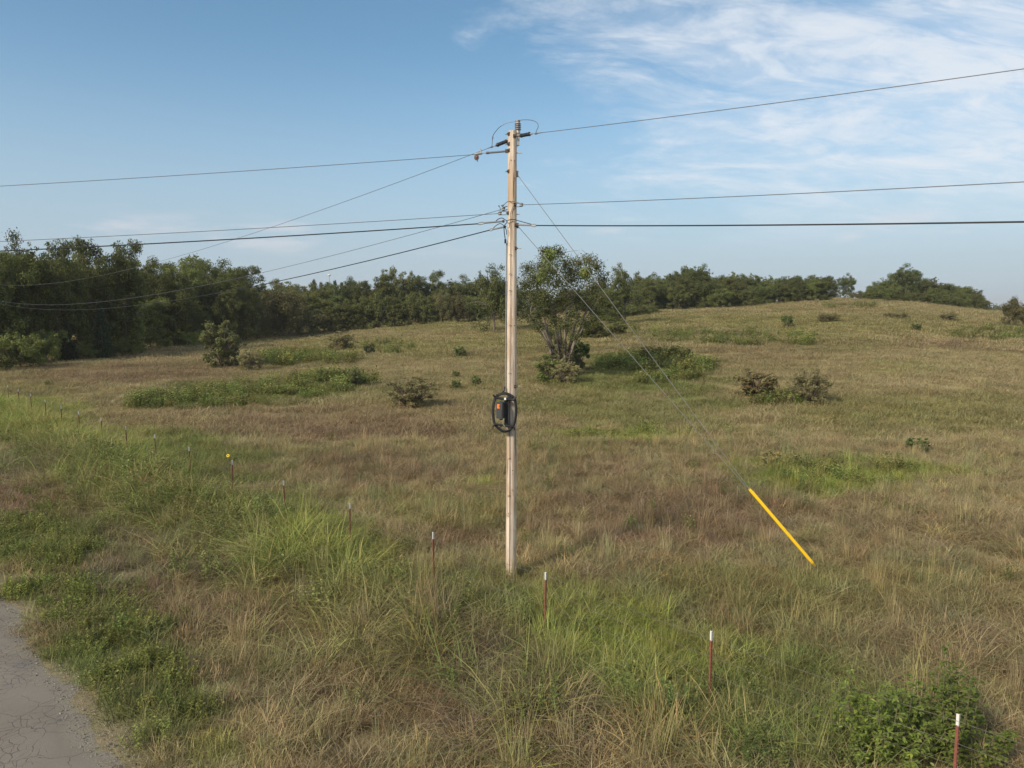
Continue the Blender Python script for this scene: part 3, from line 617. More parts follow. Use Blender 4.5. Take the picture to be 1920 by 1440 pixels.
def build_guys():
    anchor = hit(1532, 1066); gt = at(1405, 917, 16.36)
    top1, top2 = P(970.5, 328, -.02), P(971, 424, .02)
    o = MB().tube([top1, gt + Vector((.0, 0, 0))], .0065, 6).build('guy_wire', M['guy'], None, True, origin=top1); tag(o, 'upper steel guy wire from the pole down to the yellow guard', 'guy wire', 'guy wires')
    gt2 = gt + Vector((-.05, .02, .03)) 
    o2 = MB().tube([top2, gt2], .0065, 6).build('guy_wire', M['guy'], None, True, origin=top2); tag(o2, 'lower steel guy wire from beside the cables to the yellow guard', 'guy wire', 'guy wires')
    for tp, ow in ((top1, o), (top2, o2)):
        k = MB().box(tp + Vector((-.02, 0, .01)), (.07, .05, .11)).build('guy_attachment', M['rust'], None, False); k.parent = ow; k.location = -ow.location
    root = empty('guy_guard', anchor); tag(root, 'bright yellow plastic guy wire guard slanting into the grass', 'guy guard')
    d = (anchor - gt).normalized(); end = gt + d * ((anchor - gt).length - .10)
    a = Vector((0, 0, 1)).cross(d).normalized(); b = d.cross(a)
    # a half-open channel with lips
    prof = [(.036 * math.cos(w), .036 * math.sin(w)) for w in np.linspace(math.radians(-60), math.radians(240), 11)]
    V = []; F = []
    n = len(prof)
    for i, t in enumerate((0, .02, .98, 1)):
        s = (.8, 1, 1, .9)[i]
        for sc in (s, s * .86): V += [gt.lerp(end, t) + a * x * sc + b * y * sc for x, y in prof]
    for i in range(3):
        o0, o1 = i * 2 * n, (i + 1) * 2 * n
        for k in range(n - 1):
            F.append((o0 + k, o0 + k + 1, o1 + k + 1, o1 + k)); F.append((o0 + n + k + 1, o0 + n + k, o1 + n + k, o1 + n + k + 1))
        F.append((o0, o1, o1 + n, o0 + n)); F.append((o0 + n - 1, o0 + 2 * n - 1, o1 + 2 * n - 1, o1 + n - 1))
    for k in range(n - 1): F.append((k, n + k, n + k + 1, k + 1)); e = 6 * n; F.append((e + k, e + k + 1, e + n + k + 1, e + n + k))
    ch = MB().add(V, F).build('guard_channel', M['yellow'], None, True); ch.parent = root; ch.location = -root.location
    rod = MB().tube([gt, anchor - Vector((0, 0, .05)) + d * .3], .011, 8).build('anchor_rod', M['steel'], None, True); rod.parent = root; rod.location = -root.location
    seam = MB().tube([gt.lerp(end, .04) + b * .037, gt.lerp(end, .97) + b * .037], .005, 5).build('seam', M['yellow'], None, True); seam.parent = root; seam.location = -root.location
build_guys()

# ------------------------------------------------------------------ fence
TP = [(1801, 1343), (1336, 1182), (1023, 1072), (813, 998), (655, 944), (534, 901), (434, 863), (356, 838), (290, 815), (236, 799), (189, 783), (148, 771), (114, 760.5), (84, 749.5), (57.5, 738), (34.7, 729.7), (14, 722)]
ORD = ['first', 'second', 'third', 'fourth', 'fifth', 'sixth', 'seventh', 'eighth', 'ninth', 'tenth', 'eleventh', 'twelfth', 'thirteenth', 'fourteenth', 'fifteenth', 'sixteenth', 'seventeenth']
LAB = {0: 'white tipped red steel fence post standing among the leafy saplings at lower right', 1: 'white tipped red steel fence post right of the pole among arching green blades',
       2: 'white tipped red steel fence post just right of the pole foot', 3: 'white tipped red steel fence post just left of the pole foot', 16: 'farthest white tipped fence post at the left edge of the picture'}
def build_fence():
    tops = []; rnd = random.Random(8)
    # T section outline
    sec = [(-.019, 0), (.019, 0), (.019, .005), (.004, .006), (.004, .034), (-.004, .034), (-.004, .006), (-.019, .005)]
    def tee(z0, z1, s=1.0):
        m = MB(); V = [(x * s, y * s, z) for z in (z0, z1) for x, y in sec]
        m.add(V, [tuple(range(7, -1, -1)), tuple(range(8, 16))] + [(i, (i + 1) % 8, (i + 1) % 8 + 8, i + 8) for i in range(8)]); return m
    stake0 = tip0 = stud0 = None
    for i, (px, py) in enumerate(TP):
        d = ray(px, py); t = (1.25 - CAMZ) / d[2]; x, y = d[0] * t, d[1] * t
        g = tz(x, y); H = 1.25 - g
        root = empty('fence_post', (x, y, g)); root.scale = (1.0, 1.0, 1); root.rotation_euler = (rnd.uniform(-.03, .03), rnd.uniform(-.03, .03), math.radians(45 + rnd.uniform(-8, 8)))
        tag(root, LAB.get(i, f'white tipped red steel fence post, {ORD[i]} post along the fence counting from the right'), 'fence post', 'fence posts along the meadow edge')
        if stake0 is None:
            stake0 = tee(-.4, 1.10).build('stake', M['redp'], root)
            tip0 = tee(1.10, 1.25, 1.04).build('painted_tip', M['whitep'], root)
            sm = MB()
            for k in range(18): sm.box((0, -.005, .10 + k * .055), (.012, .012, .014))
            stud0 = sm.build('stud_row', M['redp'], root); stud0['kind'] = 'stuff'; objs = (stake0, tip0, stud0)
            for o in objs: o.scale.z = H / 1.25
        else:
            for o in (stake0, tip0, stud0):
                c = o.copy(); COL.objects.link(c); c.parent = root; c.scale.z = H / 1.25
        tops.append(Vector((x, y, g)))
    # barbed wire strands
    ext = [tops[0] + (tops[0] - tops[1]) * k for k in (2, 1)] + tops + [tops[-1] + (tops[-1] - tops[-2]) * k for k in (1, 2, 3)]
    for h, lab in ((1.13, 'topmost barbed wire strand of the post fence'), (.84, 'second barbed wire strand below the top of the fence'), (.55, 'third barbed wire strand low in the fence grass'), (.28, 'lowest barbed wire strand near the ground in the grass')):
        pts = []
        for a, b in zip(ext, ext[1:]):
            for k in range(6):
                t = k / 6; p = a.lerp(b, t); gz = a.z + (b.z - a.z) * t; pts.append(Vector((p.x + .012, p.y + .012, gz + h - .025 * 4 * t * (1 - t) + rnd.uniform(-.004, .004))))
        m = MB(); m.tube(pts, .0024, 5)
        o = m.build('barbed_wire', M['barb'], None, True, origin=pts[0]); tag(o, lab, 'barbed wire', 'barbed wire strands')
        b = MB()
        for k in range(12, 78):                   # barbs on the near spans
            for u in range(4):
                p = pts[k].lerp(pts[k + 1], u / 4); s = .014
                b.add([p + Vector((-s, -s, .004)), p + Vector((s, s, .004)), p + Vector((0, 0, -.006)), p + Vector((0, .006, .006))], [(0, 1, 2), (0, 2, 3), (1, 3, 2), (0, 3, 1)])
        bo = b.build('barbs', M['barb']); bo.parent = o; bo.location = -o.location; bo['kind'] = 'stuff'
build_fence()

# ------------------------------------------------------------------ foliage generators
def leaf_cloud(C, R, cnt, size, rng, squash=.85, up=.35, aspect=.62, shell=2.4):
    """leaf-sized quads spread through blobs: C centres, R radii, cnt leaves per blob"""
    C = np.asarray(C, float); R = np.asarray(R, float); idx = np.repeat(np.arange(len(C)), cnt); n = len(idx)
    d = rng.normal(size=(n, 3)); d /= np.linalg.norm(d, axis=1)[:, None]
    rad = rng.random(n) ** (1 / shell); rad *= 1 + .25 * rng.normal(size=n) * (rng.random(n) < .25)
    off = d * (R[idx] * rad)[:, None]; off[:, 2] *= squash
    c = C[idx] + off
    nrm = d + rng.normal(size=(n, 3)) * .65; nrm[:, 2] += up; nrm /= np.linalg.norm(nrm, axis=1)[:, None]
    t = np.cross(nrm, rng.normal(size=(n, 3))); t /= np.linalg.norm(t, axis=1)[:, None]; b = np.cross(nrm, t)
    s = size * rng.uniform(.6, 1.35, n)[:, None]
    V = np.stack([c + t * s, c + b * s * aspect, c - t * s, c - b * s * aspect], 1).reshape(-1, 3)
    V += rng.normal(size=V.shape) * size * .10
    q = np.arange(4 * n).reshape(-1, 4)
    blob = rng.random(len(C)); r = np.clip(.45 * blob[idx] + .55 * rng.random(n), 0, 1)
    return V, q, r
def limb(mb, p0, p1, r0, r1, rng, seg=6, n=6, wig=.06):
    p0, p1 = Vector(p0), Vector(p1); L = (p1 - p0).length; pts = []; rad = []
    for i in range(n + 1):
        t = i / n; w = math.sin(t * math.pi) * L * wig
        pts.append(p0.lerp(p1, t) + Vector((rng.normal() * w, rng.normal() * w, L * .10 * math.sin(t * math.pi)))); rad.append(r0 + (r1 - r0) * t ** .8)
    mb.tube(pts, rad, seg); return pts

def tree_proto(seed, H, W, kind='round', nb=60, leaves=12000, size=.17, mt='oak', low=.05, skirt=.9):
    rng = np.random.default_rng(seed); C = []; R = []
    tries = 0
    # a few big lobes give the uneven outline, blobs fill them
    nl = {'round': 7, 'tall': 8, 'broken': 9, 'umbrella': 7, 'cone': 1, 'slender': 5, 'mound': 6}[kind]
    lobes = []
    for i in range(nl):
        a = rng.uniform(0, 2 * math.pi); q = rng.uniform(.15, .62)
        h = {'round': rng.uniform(.42, .80), 'tall': rng.uniform(.35, .86), 'broken': rng.uniform(.32, .84), 'umbrella': rng.uniform(.62, .84), 'cone': .5, 'slender': .2 + .15 * i, 'mound': rng.uniform(.30, .66)}[kind]
        lr = {'round': .30, 'tall': .27, 'broken': .22, 'umbrella': .26, 'cone': .3, 'slender': .26, 'mound': .34}[kind] * rng.uniform(.75, 1.2)
        q *= {'slender': .25, 'umbrella': 1.1}.get(kind, 1.0)
        lobes.append((math.cos(a) * q * W * .62, math.sin(a) * q * W * .62, h * H, lr * W * .72))
    lobes.append((.04 * W, 0, .76 * H if kind not in ('mound',) else .68 * H, .25 * W)); lobes.append((0, 0, .55 * H, .32 * W))
    for i in range(nb):
        if kind == 'cone':
            t = rng.random() ** 1.4; a = rng.uniform(0, 2 * math.pi); rr = (1 - t) * W * .5 * rng.uniform(.5, 1.0)
            C.append((math.cos(a) * rr, math.sin(a) * rr, (low + (1 - low) * t * .97) * H)); R.append((.10 + .12 * (1 - t)) * W); continue
        lx, ly, lz, lr = lobes[i % len(lobes)]
        d = rng.normal(size=3); d /= np.linalg.norm(d); fine = i % 5 < 2; rr = lr * (rng.uniform(.85, 1.22) if fine else rng.uniform(.45, 1.0))
        p = [lx + d[0] * rr, ly + d[1] * rr, lz + d[2] * rr * .8]; p[2] = min(max(p[2], low * H), H * .96)
        C.append(p); R.append(W * (rng.uniform(.025, .055) if fine else rng.uniform(.055, .12)))
    if kind != 'cone':                                        # lower skirt down to the ground
        for i in range(int(nb * skirt)):
            t = rng.random() ** .8; a = rng.uniform(0, 2 * math.pi); rr = W * .46 * (1 - .35 * t) * rng.random() ** .45 * (.45 if kind == 'slender' else 1)
            C.append((math.cos(a) * rr, math.sin(a) * rr, (low + .62 * t) * H)); R.append(W * rng.uniform(.05, .105))
    C = np.array(C); R = np.array(R); cnt = np.maximum(10, (leaves * (R ** 2) / (R ** 2).sum())).astype(int)
    V, q, r = leaf_cloud(C, R, cnt, size, rng)
    crown = new_mesh('crown', V, q, r=r); crown.materials.append(M[mt])
    tm = MB(); fork = Vector((0, 0, H * (.30 if kind not in ('cone', 'slender') else .8)))
    pts = limb(tm, (0, 0, -.4), fork, .020 * H, .013 * H if kind != 'cone' else .004 * H, rng, 8, 6, .015)
    if kind != 'cone':
        far_ = sorted(range(len(C)), key=lambda k: -abs(C[k][2] - H * .5) - rng.random() * H)[:14]
        for k in far_: limb(tm, fork if rng.random() < .6 else pts[-2], C[k], .009 * H, .0025 * H, rng, 5, 5)
    o = tm.build('trunk', M['bark'], None, True); trunk = o.data; bpy.data.objects.remove(o)
    return crown, trunk
def place_tree(proto, name, loc, sx, sz, rot, label, cat='tree', group=None, first=[True]):
    root = empty(name, loc); root.scale = (sx, sx, sz); root.rotation_euler = (0, 0, rot)
    c = link('crown', proto[0], None, root); t = link('trunk', proto[1], None, root)
    tag(root, label, cat, group); return root

PROT = {
    'oakA': (tree_proto(1, 13, 10, 'round', 110, 32000, .110), 13), 'oakB': (tree_proto(2, 13, 9.5, 'tall', 110, 32000, .110), 13),
    'oakC': (tree_proto(3, 13, 10, 'broken', 110, 31000, .110), 13), 'ashA': (tree_proto(4, 12, 9, 'round', 100, 25000, .122, 'oak2'), 12),
    'ashB': (tree_proto(5, 12, 9, 'broken', 100, 24000, .122, 'oak2'), 12), 'ashC': (tree_proto(6, 12, 9.5, 'tall', 100, 25000, .122, 'oak2', .04), 12),
    'olive': (tree_proto(7, 12, 12, 'mound', 120, 26000, .122, 'tanleaf', .05), 12), 'lime': (tree_proto(8, 10, 4.0, 'slender', 60, 8000, .12, 'lime', .04), 10),
    'cedar': (tree_proto(9, 10, 4.6, 'cone', 110, 10000, .12, 'cedar', .05), 10), 'umb': (tree_proto(10, 11, 11, 'umbrella', 90, 15000, .15, 'oak', .05, .7), 11),
    'shrubA': (tree_proto(11, 4, 5, 'mound', 60, 8000, .085, 'oak2', .03), 4), 'shrubB': (tree_proto(12, 4, 5, 'mound', 60, 8000, .085, 'lime', .03), 4),
    'shrubC': (tree_proto(13, 4, 6, 'mound', 60, 8000, .085, 'tanleaf', .03), 4),
    'mndA': (tree_proto(15, 11, 9, 'mound', 130, 26000, .115, 'oak2', .03), 11), 'mndB': (tree_proto(16, 11, 8.5, 'mound', 130, 26000, .115, 'oak', .03), 11), 'mndC': (tree_proto(17, 11, 8, 'tall', 130, 24000, .115, 'oak2', .03), 11), 'pale': (tree_proto(18, 11, 9, 'mound', 110, 13000, .12, 'lone', .05, .6), 11),
    'spray': (tree_proto(14, 11, 9, 'broken', 60, 5200, .14, 'lone', .2, .3), 11),
}
PW = {'oakA': 10, 'oakB': 9.5, 'oakC': 10, 'ashA': 9, 'ashB': 9, 'ashC': 9.5, 'olive': 12, 'lime': 4, 'cedar': 4.6, 'umb': 11, 'shrubA': 5, 'shrubB': 5, 'shrubC': 6, 'spray': 9, 'mndA': 9, 'mndB': 8.5, 'mndC': 8, 'pale': 9}
RT = random.Random(77)
def tree(px, topy, Y, wpx, kind, name, label, group=None, cat='tree'):
    f = foot(px, Y); top = at(px, topy, Y).z; H = max(1.0, top - f.z)
    pr, h0 = PROT[kind]; dep = Y * CP; W = wpx / FPX * dep
    return place_tree(pr, name, f, min(W / PW[kind] * 1.06, H / h0 * 1.35), H / h0 * 1.12, RT.uniform(0, 6.28), label, cat, group)
GW = 'trees along the far edge of the meadow'
def build_treeline():
    # left wood: photo column, top row, distance, crown width in photo pixels
    T = [(-25, 452, 74, 150, 'oakB', 'dark broadleaf tree cut by the left picture edge'), (45, 440, 79, 115, 'oakA', 'tallest pale topped tree near the left picture edge'),
         (108, 456, 84, 120, 'oakC', 'dark tree second dip right of the tall left edge tree'), (172, 450, 90, 125, 'oakB', 'tall dark broadleaf tree at the crest of the left wood'),
         (232, 457, 96, 115, 'oakC', 'ragged crowned dark tree at the right shoulder of the left wood'), (300, 487, 108, 95, 'oakA', 'rounded dark tree in the dip of the left wood'),
         (340, 496, 116, 80, 'ashB', 'smaller mid green tree right of the dip in the left wood'), (398, 489, 122, 95, 'oakB', 'tall dark tree near the right end of the left wood'),
         (442, 505, 130, 85, 'oakC', 'last dark tree at the right end of the left wood')]
    for px, ty, Y, w, k, lab in T: tree(px, ty, Y, w, k, 'broadleaf_tree', lab, GW)
    # the body of the wood behind and between them
    k = 0
    for px in range(-130, 470, 42):
        Y = 88 + (px + 130) * .085 + RT.uniform(0, 8); ty = 480 + RT.uniform(-8, 16) + max(0, px - 240) * .10
        tree(px, ty, Y, 120, RT.choice(['oakA', 'oakB', 'oakC', 'ashC']), 'broadleaf_tree', 'dark tree massed in the shade of the left wood', 'trees massed in the left wood')
    for px in range(-30, 460, 44):
        Y = 70 + (px + 30) * .108 + RT.uniform(0, 3); tree(px, 545 + RT.uniform(-25, 22), Y, 74, RT.choice(['ashA', 'ashC', 'oakC']), 'understory_tree', 'low dark tree in the front edge of the left wood', 'understory trees of the left wood')
    tree(262, 560, 90, 36, 'lime', 'slender_tree', 'slender light green tree at the front of the left wood'); tree(187, 572, 84, 40, 'cedar', 'cedar_tree', 'grey green slim cedar at the front of the left wood')
    tree(122, 607, 80, 34, 'cedar', 'cedar_tree', 'small pointed cedar at the foot of the left wood')
    for px, ty, Y, w, kd, lab in ((30, 622, 70, 105, 'shrubB', 'large green bush at the left picture edge below the wood'), (-30, 640, 66, 90, 'shrubA', 'green bush cut by the left picture edge'), (80, 616, 76, 60, 'shrubB', 'round green bush between the left edge and the small cedar'),
                                  (150, 640, 82, 50, 'shrubA', 'low bush right of the small cedar'), (230, 632, 88, 60, 'shrubA', 'low dark bush under the slender light green tree'), (305, 634, 100, 60, 'shrubA', 'low bush at the foot of the left wood under its dip'), (350, 622, 108, 46, 'shrubB', 'pale green bush at the right foot of the left wood'), (378, 618, 112, 40, 'shrubB', 'pale bush just left of the big meadow bush')):
        tree(px, ty, Y, w, kd, 'edge_bush', lab, 'bushes at the foot of the left wood', 'bush')
    # middle wood
    T = [(528, 527, 138, 128, 'olive', 'wide olive brown rounded tree left of centre'), (585, 540, 152, 90, 'ashA', 'mid green tree right of the wide olive brown tree'), (480, 560, 132, 60, 'olive', 'low reddish olive tree between the left wood and the olive brown tree'),
         (628, 536, 164, 70, 'oakC', 'dark tree below the distant light mast'), (662, 521, 168, 60, 'oakA', 'round topped dark tree right of the light mast'), (700, 523, 168, 70, 'ashB', 'mid green tree with uneven top in the middle wood'),
         (738, 507, 170, 70, 'ashC', 'tallest tree of the middle wood'), (778, 520, 172, 66, 'ashA', 'mid green tree between the two tallest of the middle wood'), (816, 508, 174, 66, 'oakB', 'second tallest dark tree of the middle wood'), (862, 517, 176, 80, 'oakA', 'broad dark tree at the right of the middle wood'), (905, 530, 178, 70, 'ashB', 'tree left of the pole behind the crown of the lone tree'),
         (960, 535, 180, 80, 'oakA', 'dark tree directly behind the pole'), (1010, 545, 182, 80, 'ashC', 'dark tree behind the left limbs of the lone tree'), (1070, 545, 184, 80, 'oakC', 'dark tree behind the fork of the lone tree'), (1120, 530, 185, 70, 'ashA', 'mid green tree behind the right side of the lone tree')]
    for px, ty, Y, w, kd, lab in T: tree(px, ty, Y, w, kd, 'broadleaf_tree', lab, GW)
    for px in range(590, 660, 13): tree(px, 533 + RT.uniform(-4, 6), 205, 30, 'cedar', 'cedar_tree', 'dark pointed cedar on the skyline left of the middle wood', 'cedars on the skyline')
    for px in range(470, 1180, 30): tree(px, 556 + RT.uniform(-16, 12) - max(0, px - 900) * .05, 150 + (px - 470) * .035 - 6, 62, RT.choice(['ashA', 'ashC', 'shrubA', 'olive', 'mndC']), 'understory_tree', 'low tree at the front edge of the middle wood', 'understory trees of the middle wood')
    for px in range(480, 1200, 36): tree(px, 535 + RT.uniform(-9, 9), 186 + RT.uniform(0, 12), 84, RT.choice(['oakA', 'oakC', 'ashC']), 'broadleaf_tree', 'dark tree massed behind the middle wood', 'trees massed behind the middle wood')
    # right wood on the hill
    tree(1172, 492, 120, 64, 'spray', 'sparse_tree', 'sparse pale tree just right of the lone tree')
    tree(926, 486, 112, 92, 'pale', 'broadleaf_tree', 'light olive green tree just left of the pole', GW)
    tree(1145, 540, 118, 60, 'ashB', 'broadleaf_tree', 'mid green tree below the sparse pale tree', GW)
    T = [(1212, 524, 178, 60, 'mndC', 'mid green tree at the left end of the hill wood'), (1262, 503, 180, 62, 'mndB', 'dark ragged tree left of the tallest hill tree'), (1290, 492, 186, 60, 'mndB', 'tallest dark tree of the hill wood'), (1316, 497, 186, 50, 'oakA', 'dark tree right of the tallest hill tree'), (1245, 530, 176, 60, 'mndA', 'lighter green tree in front of the tallest hill trees'),
         (1355, 520, 184, 56, 'ashA', 'mid green rounded tree in the middle of the hill wood'), (1392, 516, 186, 56, 'mndB', 'dark tree at the middle of the hill wood'), (1414, 514, 187, 46, 'mndC', 'narrow topped tree in the hill wood'), (1452, 519, 188, 46, 'mndA', 'small topped tree left of the flat crowned hill tree'), (1490, 518, 188, 60, 'oakA', 'dark tree beside the flat crowned hill tree'), (1522, 512, 190, 78, 'mndA', 'flat crowned dark tree at the right end of the hill wood')]
    for px, ty, Y, w, kd, lab in T: tree(px, ty, Y, w, kd, 'broadleaf_tree', lab, GW)
    for px in range(1196, 1550, 19): tree(px, 529 + RT.uniform(-10, 10), 168 + RT.uniform(-2, 6), 56, RT.choice(['ashA', 'mndA', 'mndC', 'mndB']), 'understory_tree', 'low tree at the front edge of the hill wood', 'understory trees of the hill wood')
    for px in range(1196, 1552, 27): tree(px, 514 + RT.uniform(-8, 8), 196 + RT.uniform(0, 8), 60, RT.choice(['mndA', 'mndB', 'mndC']), 'broadleaf_tree', 'tree massed at the back of the hill wood', 'trees massed behind the hill wood')
    for px in range(1640, 1830, 27): tree(px, 519 + abs(px - 1695) * .17 + RT.uniform(-5, 5), 208 + RT.uniform(0, 6), 58, RT.choice(['mndA', 'mndB', 'mndC']), 'broadleaf_tree', 'tree massed at the back of the hilltop clump', 'trees massed behind the hilltop clump')
    tree(1502, 540, 172, 70, 'shrubB', 'edge_bush', 'light green bush under the flat crowned hill tree', None, 'bush')
    tree(1585, 513, 215, 34, 'oakA', 'broadleaf_tree', 'single small dark tree standing alone in the skyline gap', GW)
    for px, ty, w, kd, lab in ((1560, 546, 30, 'shrubC', 'low brown bush in the skyline gap left'), (1612, 546, 36, 'shrubC', 'low brown bush in the skyline gap right')): tree(px, ty, 205, w, kd, 'skyline_bush', lab, None, 'bush')
    T = [(1640, 528, 196, 60, 'mndA', 'mid green sloping tree at the left of the right hilltop clump'), (1664, 520, 198, 50, 'mndC', 'mid green tree rising towards the dark hilltop tree'), (1698, 496, 200, 64, 'oakA', 'dark domed tree crowning the right hilltop clump'), (1738, 522, 198, 60, 'mndC', 'tree right of the dark domed hilltop tree'), (1768, 527, 197, 56, 'mndB', 'dark tree on the right slope of the hilltop clump'), (1800, 540, 195, 54, 'ashA', 'lower tree on the right slope of the hilltop clump'), (1828, 553, 193, 44, 'mndC', 'last small tree at the right end of the hilltop clump')]
    for px, ty, Y, w, kd, lab in T: tree(px, ty, Y, w, kd, 'broadleaf_tree', lab, GW)
    for px in range(1622, 1852, 16): tree(px, 540 + RT.uniform(-7, 8) + max(0, px - 1740) * .16, 186 + RT.uniform(0, 4), 50, RT.choice(['ashA', 'mndA', 'mndC']), 'understory_tree', 'low tree at the front of the right hilltop clump', 'understory trees of the hilltop clump')
    tree(1905, 560, 120, 60, 'shrubC', 'edge_bush', 'brownish bush at the right picture edge below the skyline', None, 'bush')
    # low scrub where the hill wood meets the meadow
    for i, px in enumerate(range(1126, 1236, 14)): tree(px, 571 + RT.uniform(-3, 3), 132 + i * 2, 40, 'shrubA', 'edge_bush', 'low green bush in the row right of the lone tree', 'bush row right of the lone tree', 'bush')
build_treeline()

def build_far():
    # far wood on the horizon, one mass
    rng = np.random.default_rng(5); C = []; R = []
    for i in range(900):
        a = rng.uniform(-.95, 1.0); Y = rng.uniform(480, 560); x = a * Y; z = tz(x, Y)
        C.append((x, Y, z + rng.uniform(.5, 7))); R.append(rng.uniform(2, 4))
    V, q, r = leaf_cloud(C, R, 26, .75, rng); m = new_mesh('far_wood', V, q, r=r)
    o = link('far_wood', m, M['oak']); tag(o, 'far dark wood along the horizon', 'wood', kind='stuff')
    b = foot(619, 262); top = at(619, 517, 262).z; root = empty('light_mast', b); tag(root, 'thin distant light mast above the trees left of the middle wood', 'light mast')
    MB().tube([(0, 0, -.5), (0, 0, top - b.z)], [.16, .08], 8).build('mast', M['steel'], root, True)
    MB().lathe((0, 0, top - b.z - .15), (0, 0, top - b.z + .55), [(0, .3), (.4, .62), (.8, .62), (1, .3)], 10).build('lamp_head', M['whitep'], root, True)
build_far()

# ------------------------------------------------------------------ the lone tree
def build_lone():
    rng = np.random.default_rng(21); base = hit(1052, 708); Y0 = base.y
    root = empty('lone_tree', base); tag(root, 'lone many stemmed tree with pale bark and thin crown in the meadow', 'tree')
    def Q(px, py, dy=0.0): return at(px, py, Y0 + dy) - base
    cl = [(1030, 480, 20), (1045, 472, 15), (1015, 500, 20), (1035, 510, 24), (1060, 495, 20), (1085, 492, 18), (1105, 488, 15), (1118, 502, 17), (1095, 515, 22), (1070, 525, 26), (1045, 535, 26), (1010, 530, 24), (990, 505, 18), (985, 535, 22),
          (1000, 560, 24), (970, 520, 18), (945, 510, 18), (925, 500, 18), (908, 510, 15), (915, 530, 20), (940, 540, 22), (900, 540, 13), (925, 560, 19), (955, 560, 20), (935, 583, 16), (910, 580, 13), (965, 585, 20), (985, 590, 18), (1110, 540, 24), (1130, 525, 18), (1128, 560, 20),
          (1150, 545, 18), (1158, 520, 14), (1175, 508, 13), (1183, 500, 9), (1165, 560, 16), (1085, 560, 24), (1050, 565, 22), (1025, 585, 18), (1120, 585, 15), (1075, 590, 16), (1000, 600, 14), (1140, 500, 9), (1020, 470, 10), (1070, 510, 18), (1000, 520, 18), (1040, 600, 18), (1060, 610, 16), (1030, 628, 12), (1078, 632, 12), (1050, 640, 11), (1090, 622, 12), (1008, 590, 15), (1112, 600, 14), (1095, 605, 14), (1010, 612, 12), (1145, 580, 14), (950, 598, 12), (1100, 570, 20), (1020, 560, 22)]
    cl = [c for c in cl if 980 < c[0] < 1132]
    C = []; R = []
    for px, py, r in cl:
        w = abs(px - 1050) / 100; dy = rng.uniform(-1, 1) * 3.6 * math.sqrt(max(.05, 1 - w * w)); C.append(Q(px, py, dy)); R.append(r / FPX * Y0)
    tm = MB(); tips = []
    # stems
    stems = []
    for (bx, tx, ty, dy, r) in ((1043, 1020, 600, -.4, .150), (1047, 1002, 578, .5, .120), (1051, 1040, 585, .9, .125), (1056, 1062, 580, -.8, .115), (1060, 1086, 588, .4, .140), (1064, 1102, 576, -.3, .125), (1057, 1116, 570, 1.0, .090), (1046, 990, 590, -1.0, .085),
                                (1050, 1030, 560, -.6, .085), (1054, 1074, 566, .7, .085), (1049, 1012, 612, .8, .070), (1061, 1096, 606, -.8, .070), (1053, 1050, 600, .2, .080)):
        p0 = Q(bx, 708, rng.uniform(-.35, .35)); p0.z = -.3; p1 = Q(tx, ty, dy); mid = p0.lerp(p1, .5) + Vector(((p0.x - p1.x) * .16, rng.normal() * .2, .3))
        pts = bez([p0, p0.lerp(mid, .55) + Vector((rng.normal() * .12, rng.normal() * .12, 0)), mid, p1], 5); n = len(pts)
        tm.tube([p + Vector((rng.normal() * .035, rng.normal() * .035, 0)) for p in pts], [r * (1.15 - .55 * i / n) for i in range(n)], 9); stems.append((pts, r * .6))
    nodes = [(p, .08) for pts, r in stems for p in pts[-3:]]
    order = sorted(range(len(C)), key=lambda k: min((C[k] - p).length for p, _ in nodes))
    for k in order:
        j = min(range(len(nodes)), key=lambda q: (C[k] - nodes[q][0]).length + max(0, nodes[q][0].z - C[k].z) * 1.5); p, r = nodes[j]
        pts = limb(tm, p, C[k], max(.035, r * .75), .022, rng, 6, 7, .05)
        nodes += [(pts[4], .055), (pts[-1], .04)]
        for u in range(7):                                   # twigs, some bare and reaching past the leaves
            d = Vector(rng.normal(size=3)); d.z = abs(d.z) * .7 + .1; d.normalize()
            limb(tm, pts[-1 - int(rng.integers(0, 3))], pts[-1] + d * R[k] * rng.uniform(.7, 1.5), .020, .007, rng, 4, 4, .08)
    for px, py in ((1062, 470), (1090, 466), (1122, 478), (1086, 470), (1000, 486), (1112, 470)):  # dead tops
        e = Q(px, py, rng.uniform(-1, 1)); p = min((n_[0] for n_ in nodes), key=lambda v: (v - e).length); limb(tm, p, e, .030, .008, rng, 5, 5, .06)
    o = tm.build('trunk', M['palebark'], root, True); tag(o, 'cluster of pale rough stems')
    cnt = (np.array(R) ** 1.6 * 800).astype(int) + 60
    V, q, r = leaf_cloud([tuple(c) for c in C], np.array(R) * 1.15, cnt, .068, rng, .85, .2, .6, 1.7)
    link('crown', new_mesh('crown', V, q, r=r), M['lone'], root)
    dense = [(1028, 500, 22), (1032, 478, 15), (1020, 520, 18), (1098, 512, 13)]
    V, q, r = leaf_cloud([tuple(Q(a, b, -1.2)) for a, b, _ in dense], [c / FPX * Y0 for *_, c in dense], 420, .085, rng, .9, .2, .6, 1.8)
    o = link('leafy_clump', new_mesh('leafy_clump', V, q, r=r), M['lime'], root); tag(o, 'denser brighter green clump of leaves')
    # vines and dead leaves round the stems
    VC = []; VR = []
    for pts, r_ in stems:
        for k, p in enumerate(pts[1:-5]):
            if rng.random() < 1.05 - k * .085: VC.append(tuple(p)); VR.append(.40 - .014 * k)
    V, q, r = leaf_cloud(VC, VR, 62, .070, rng, 1.2, .1); o = link('vine', new_mesh('vine', V, q, r=r), M['vine'], root); tag(o, 'brown and green vine wrapped round the stems')
build_lone()

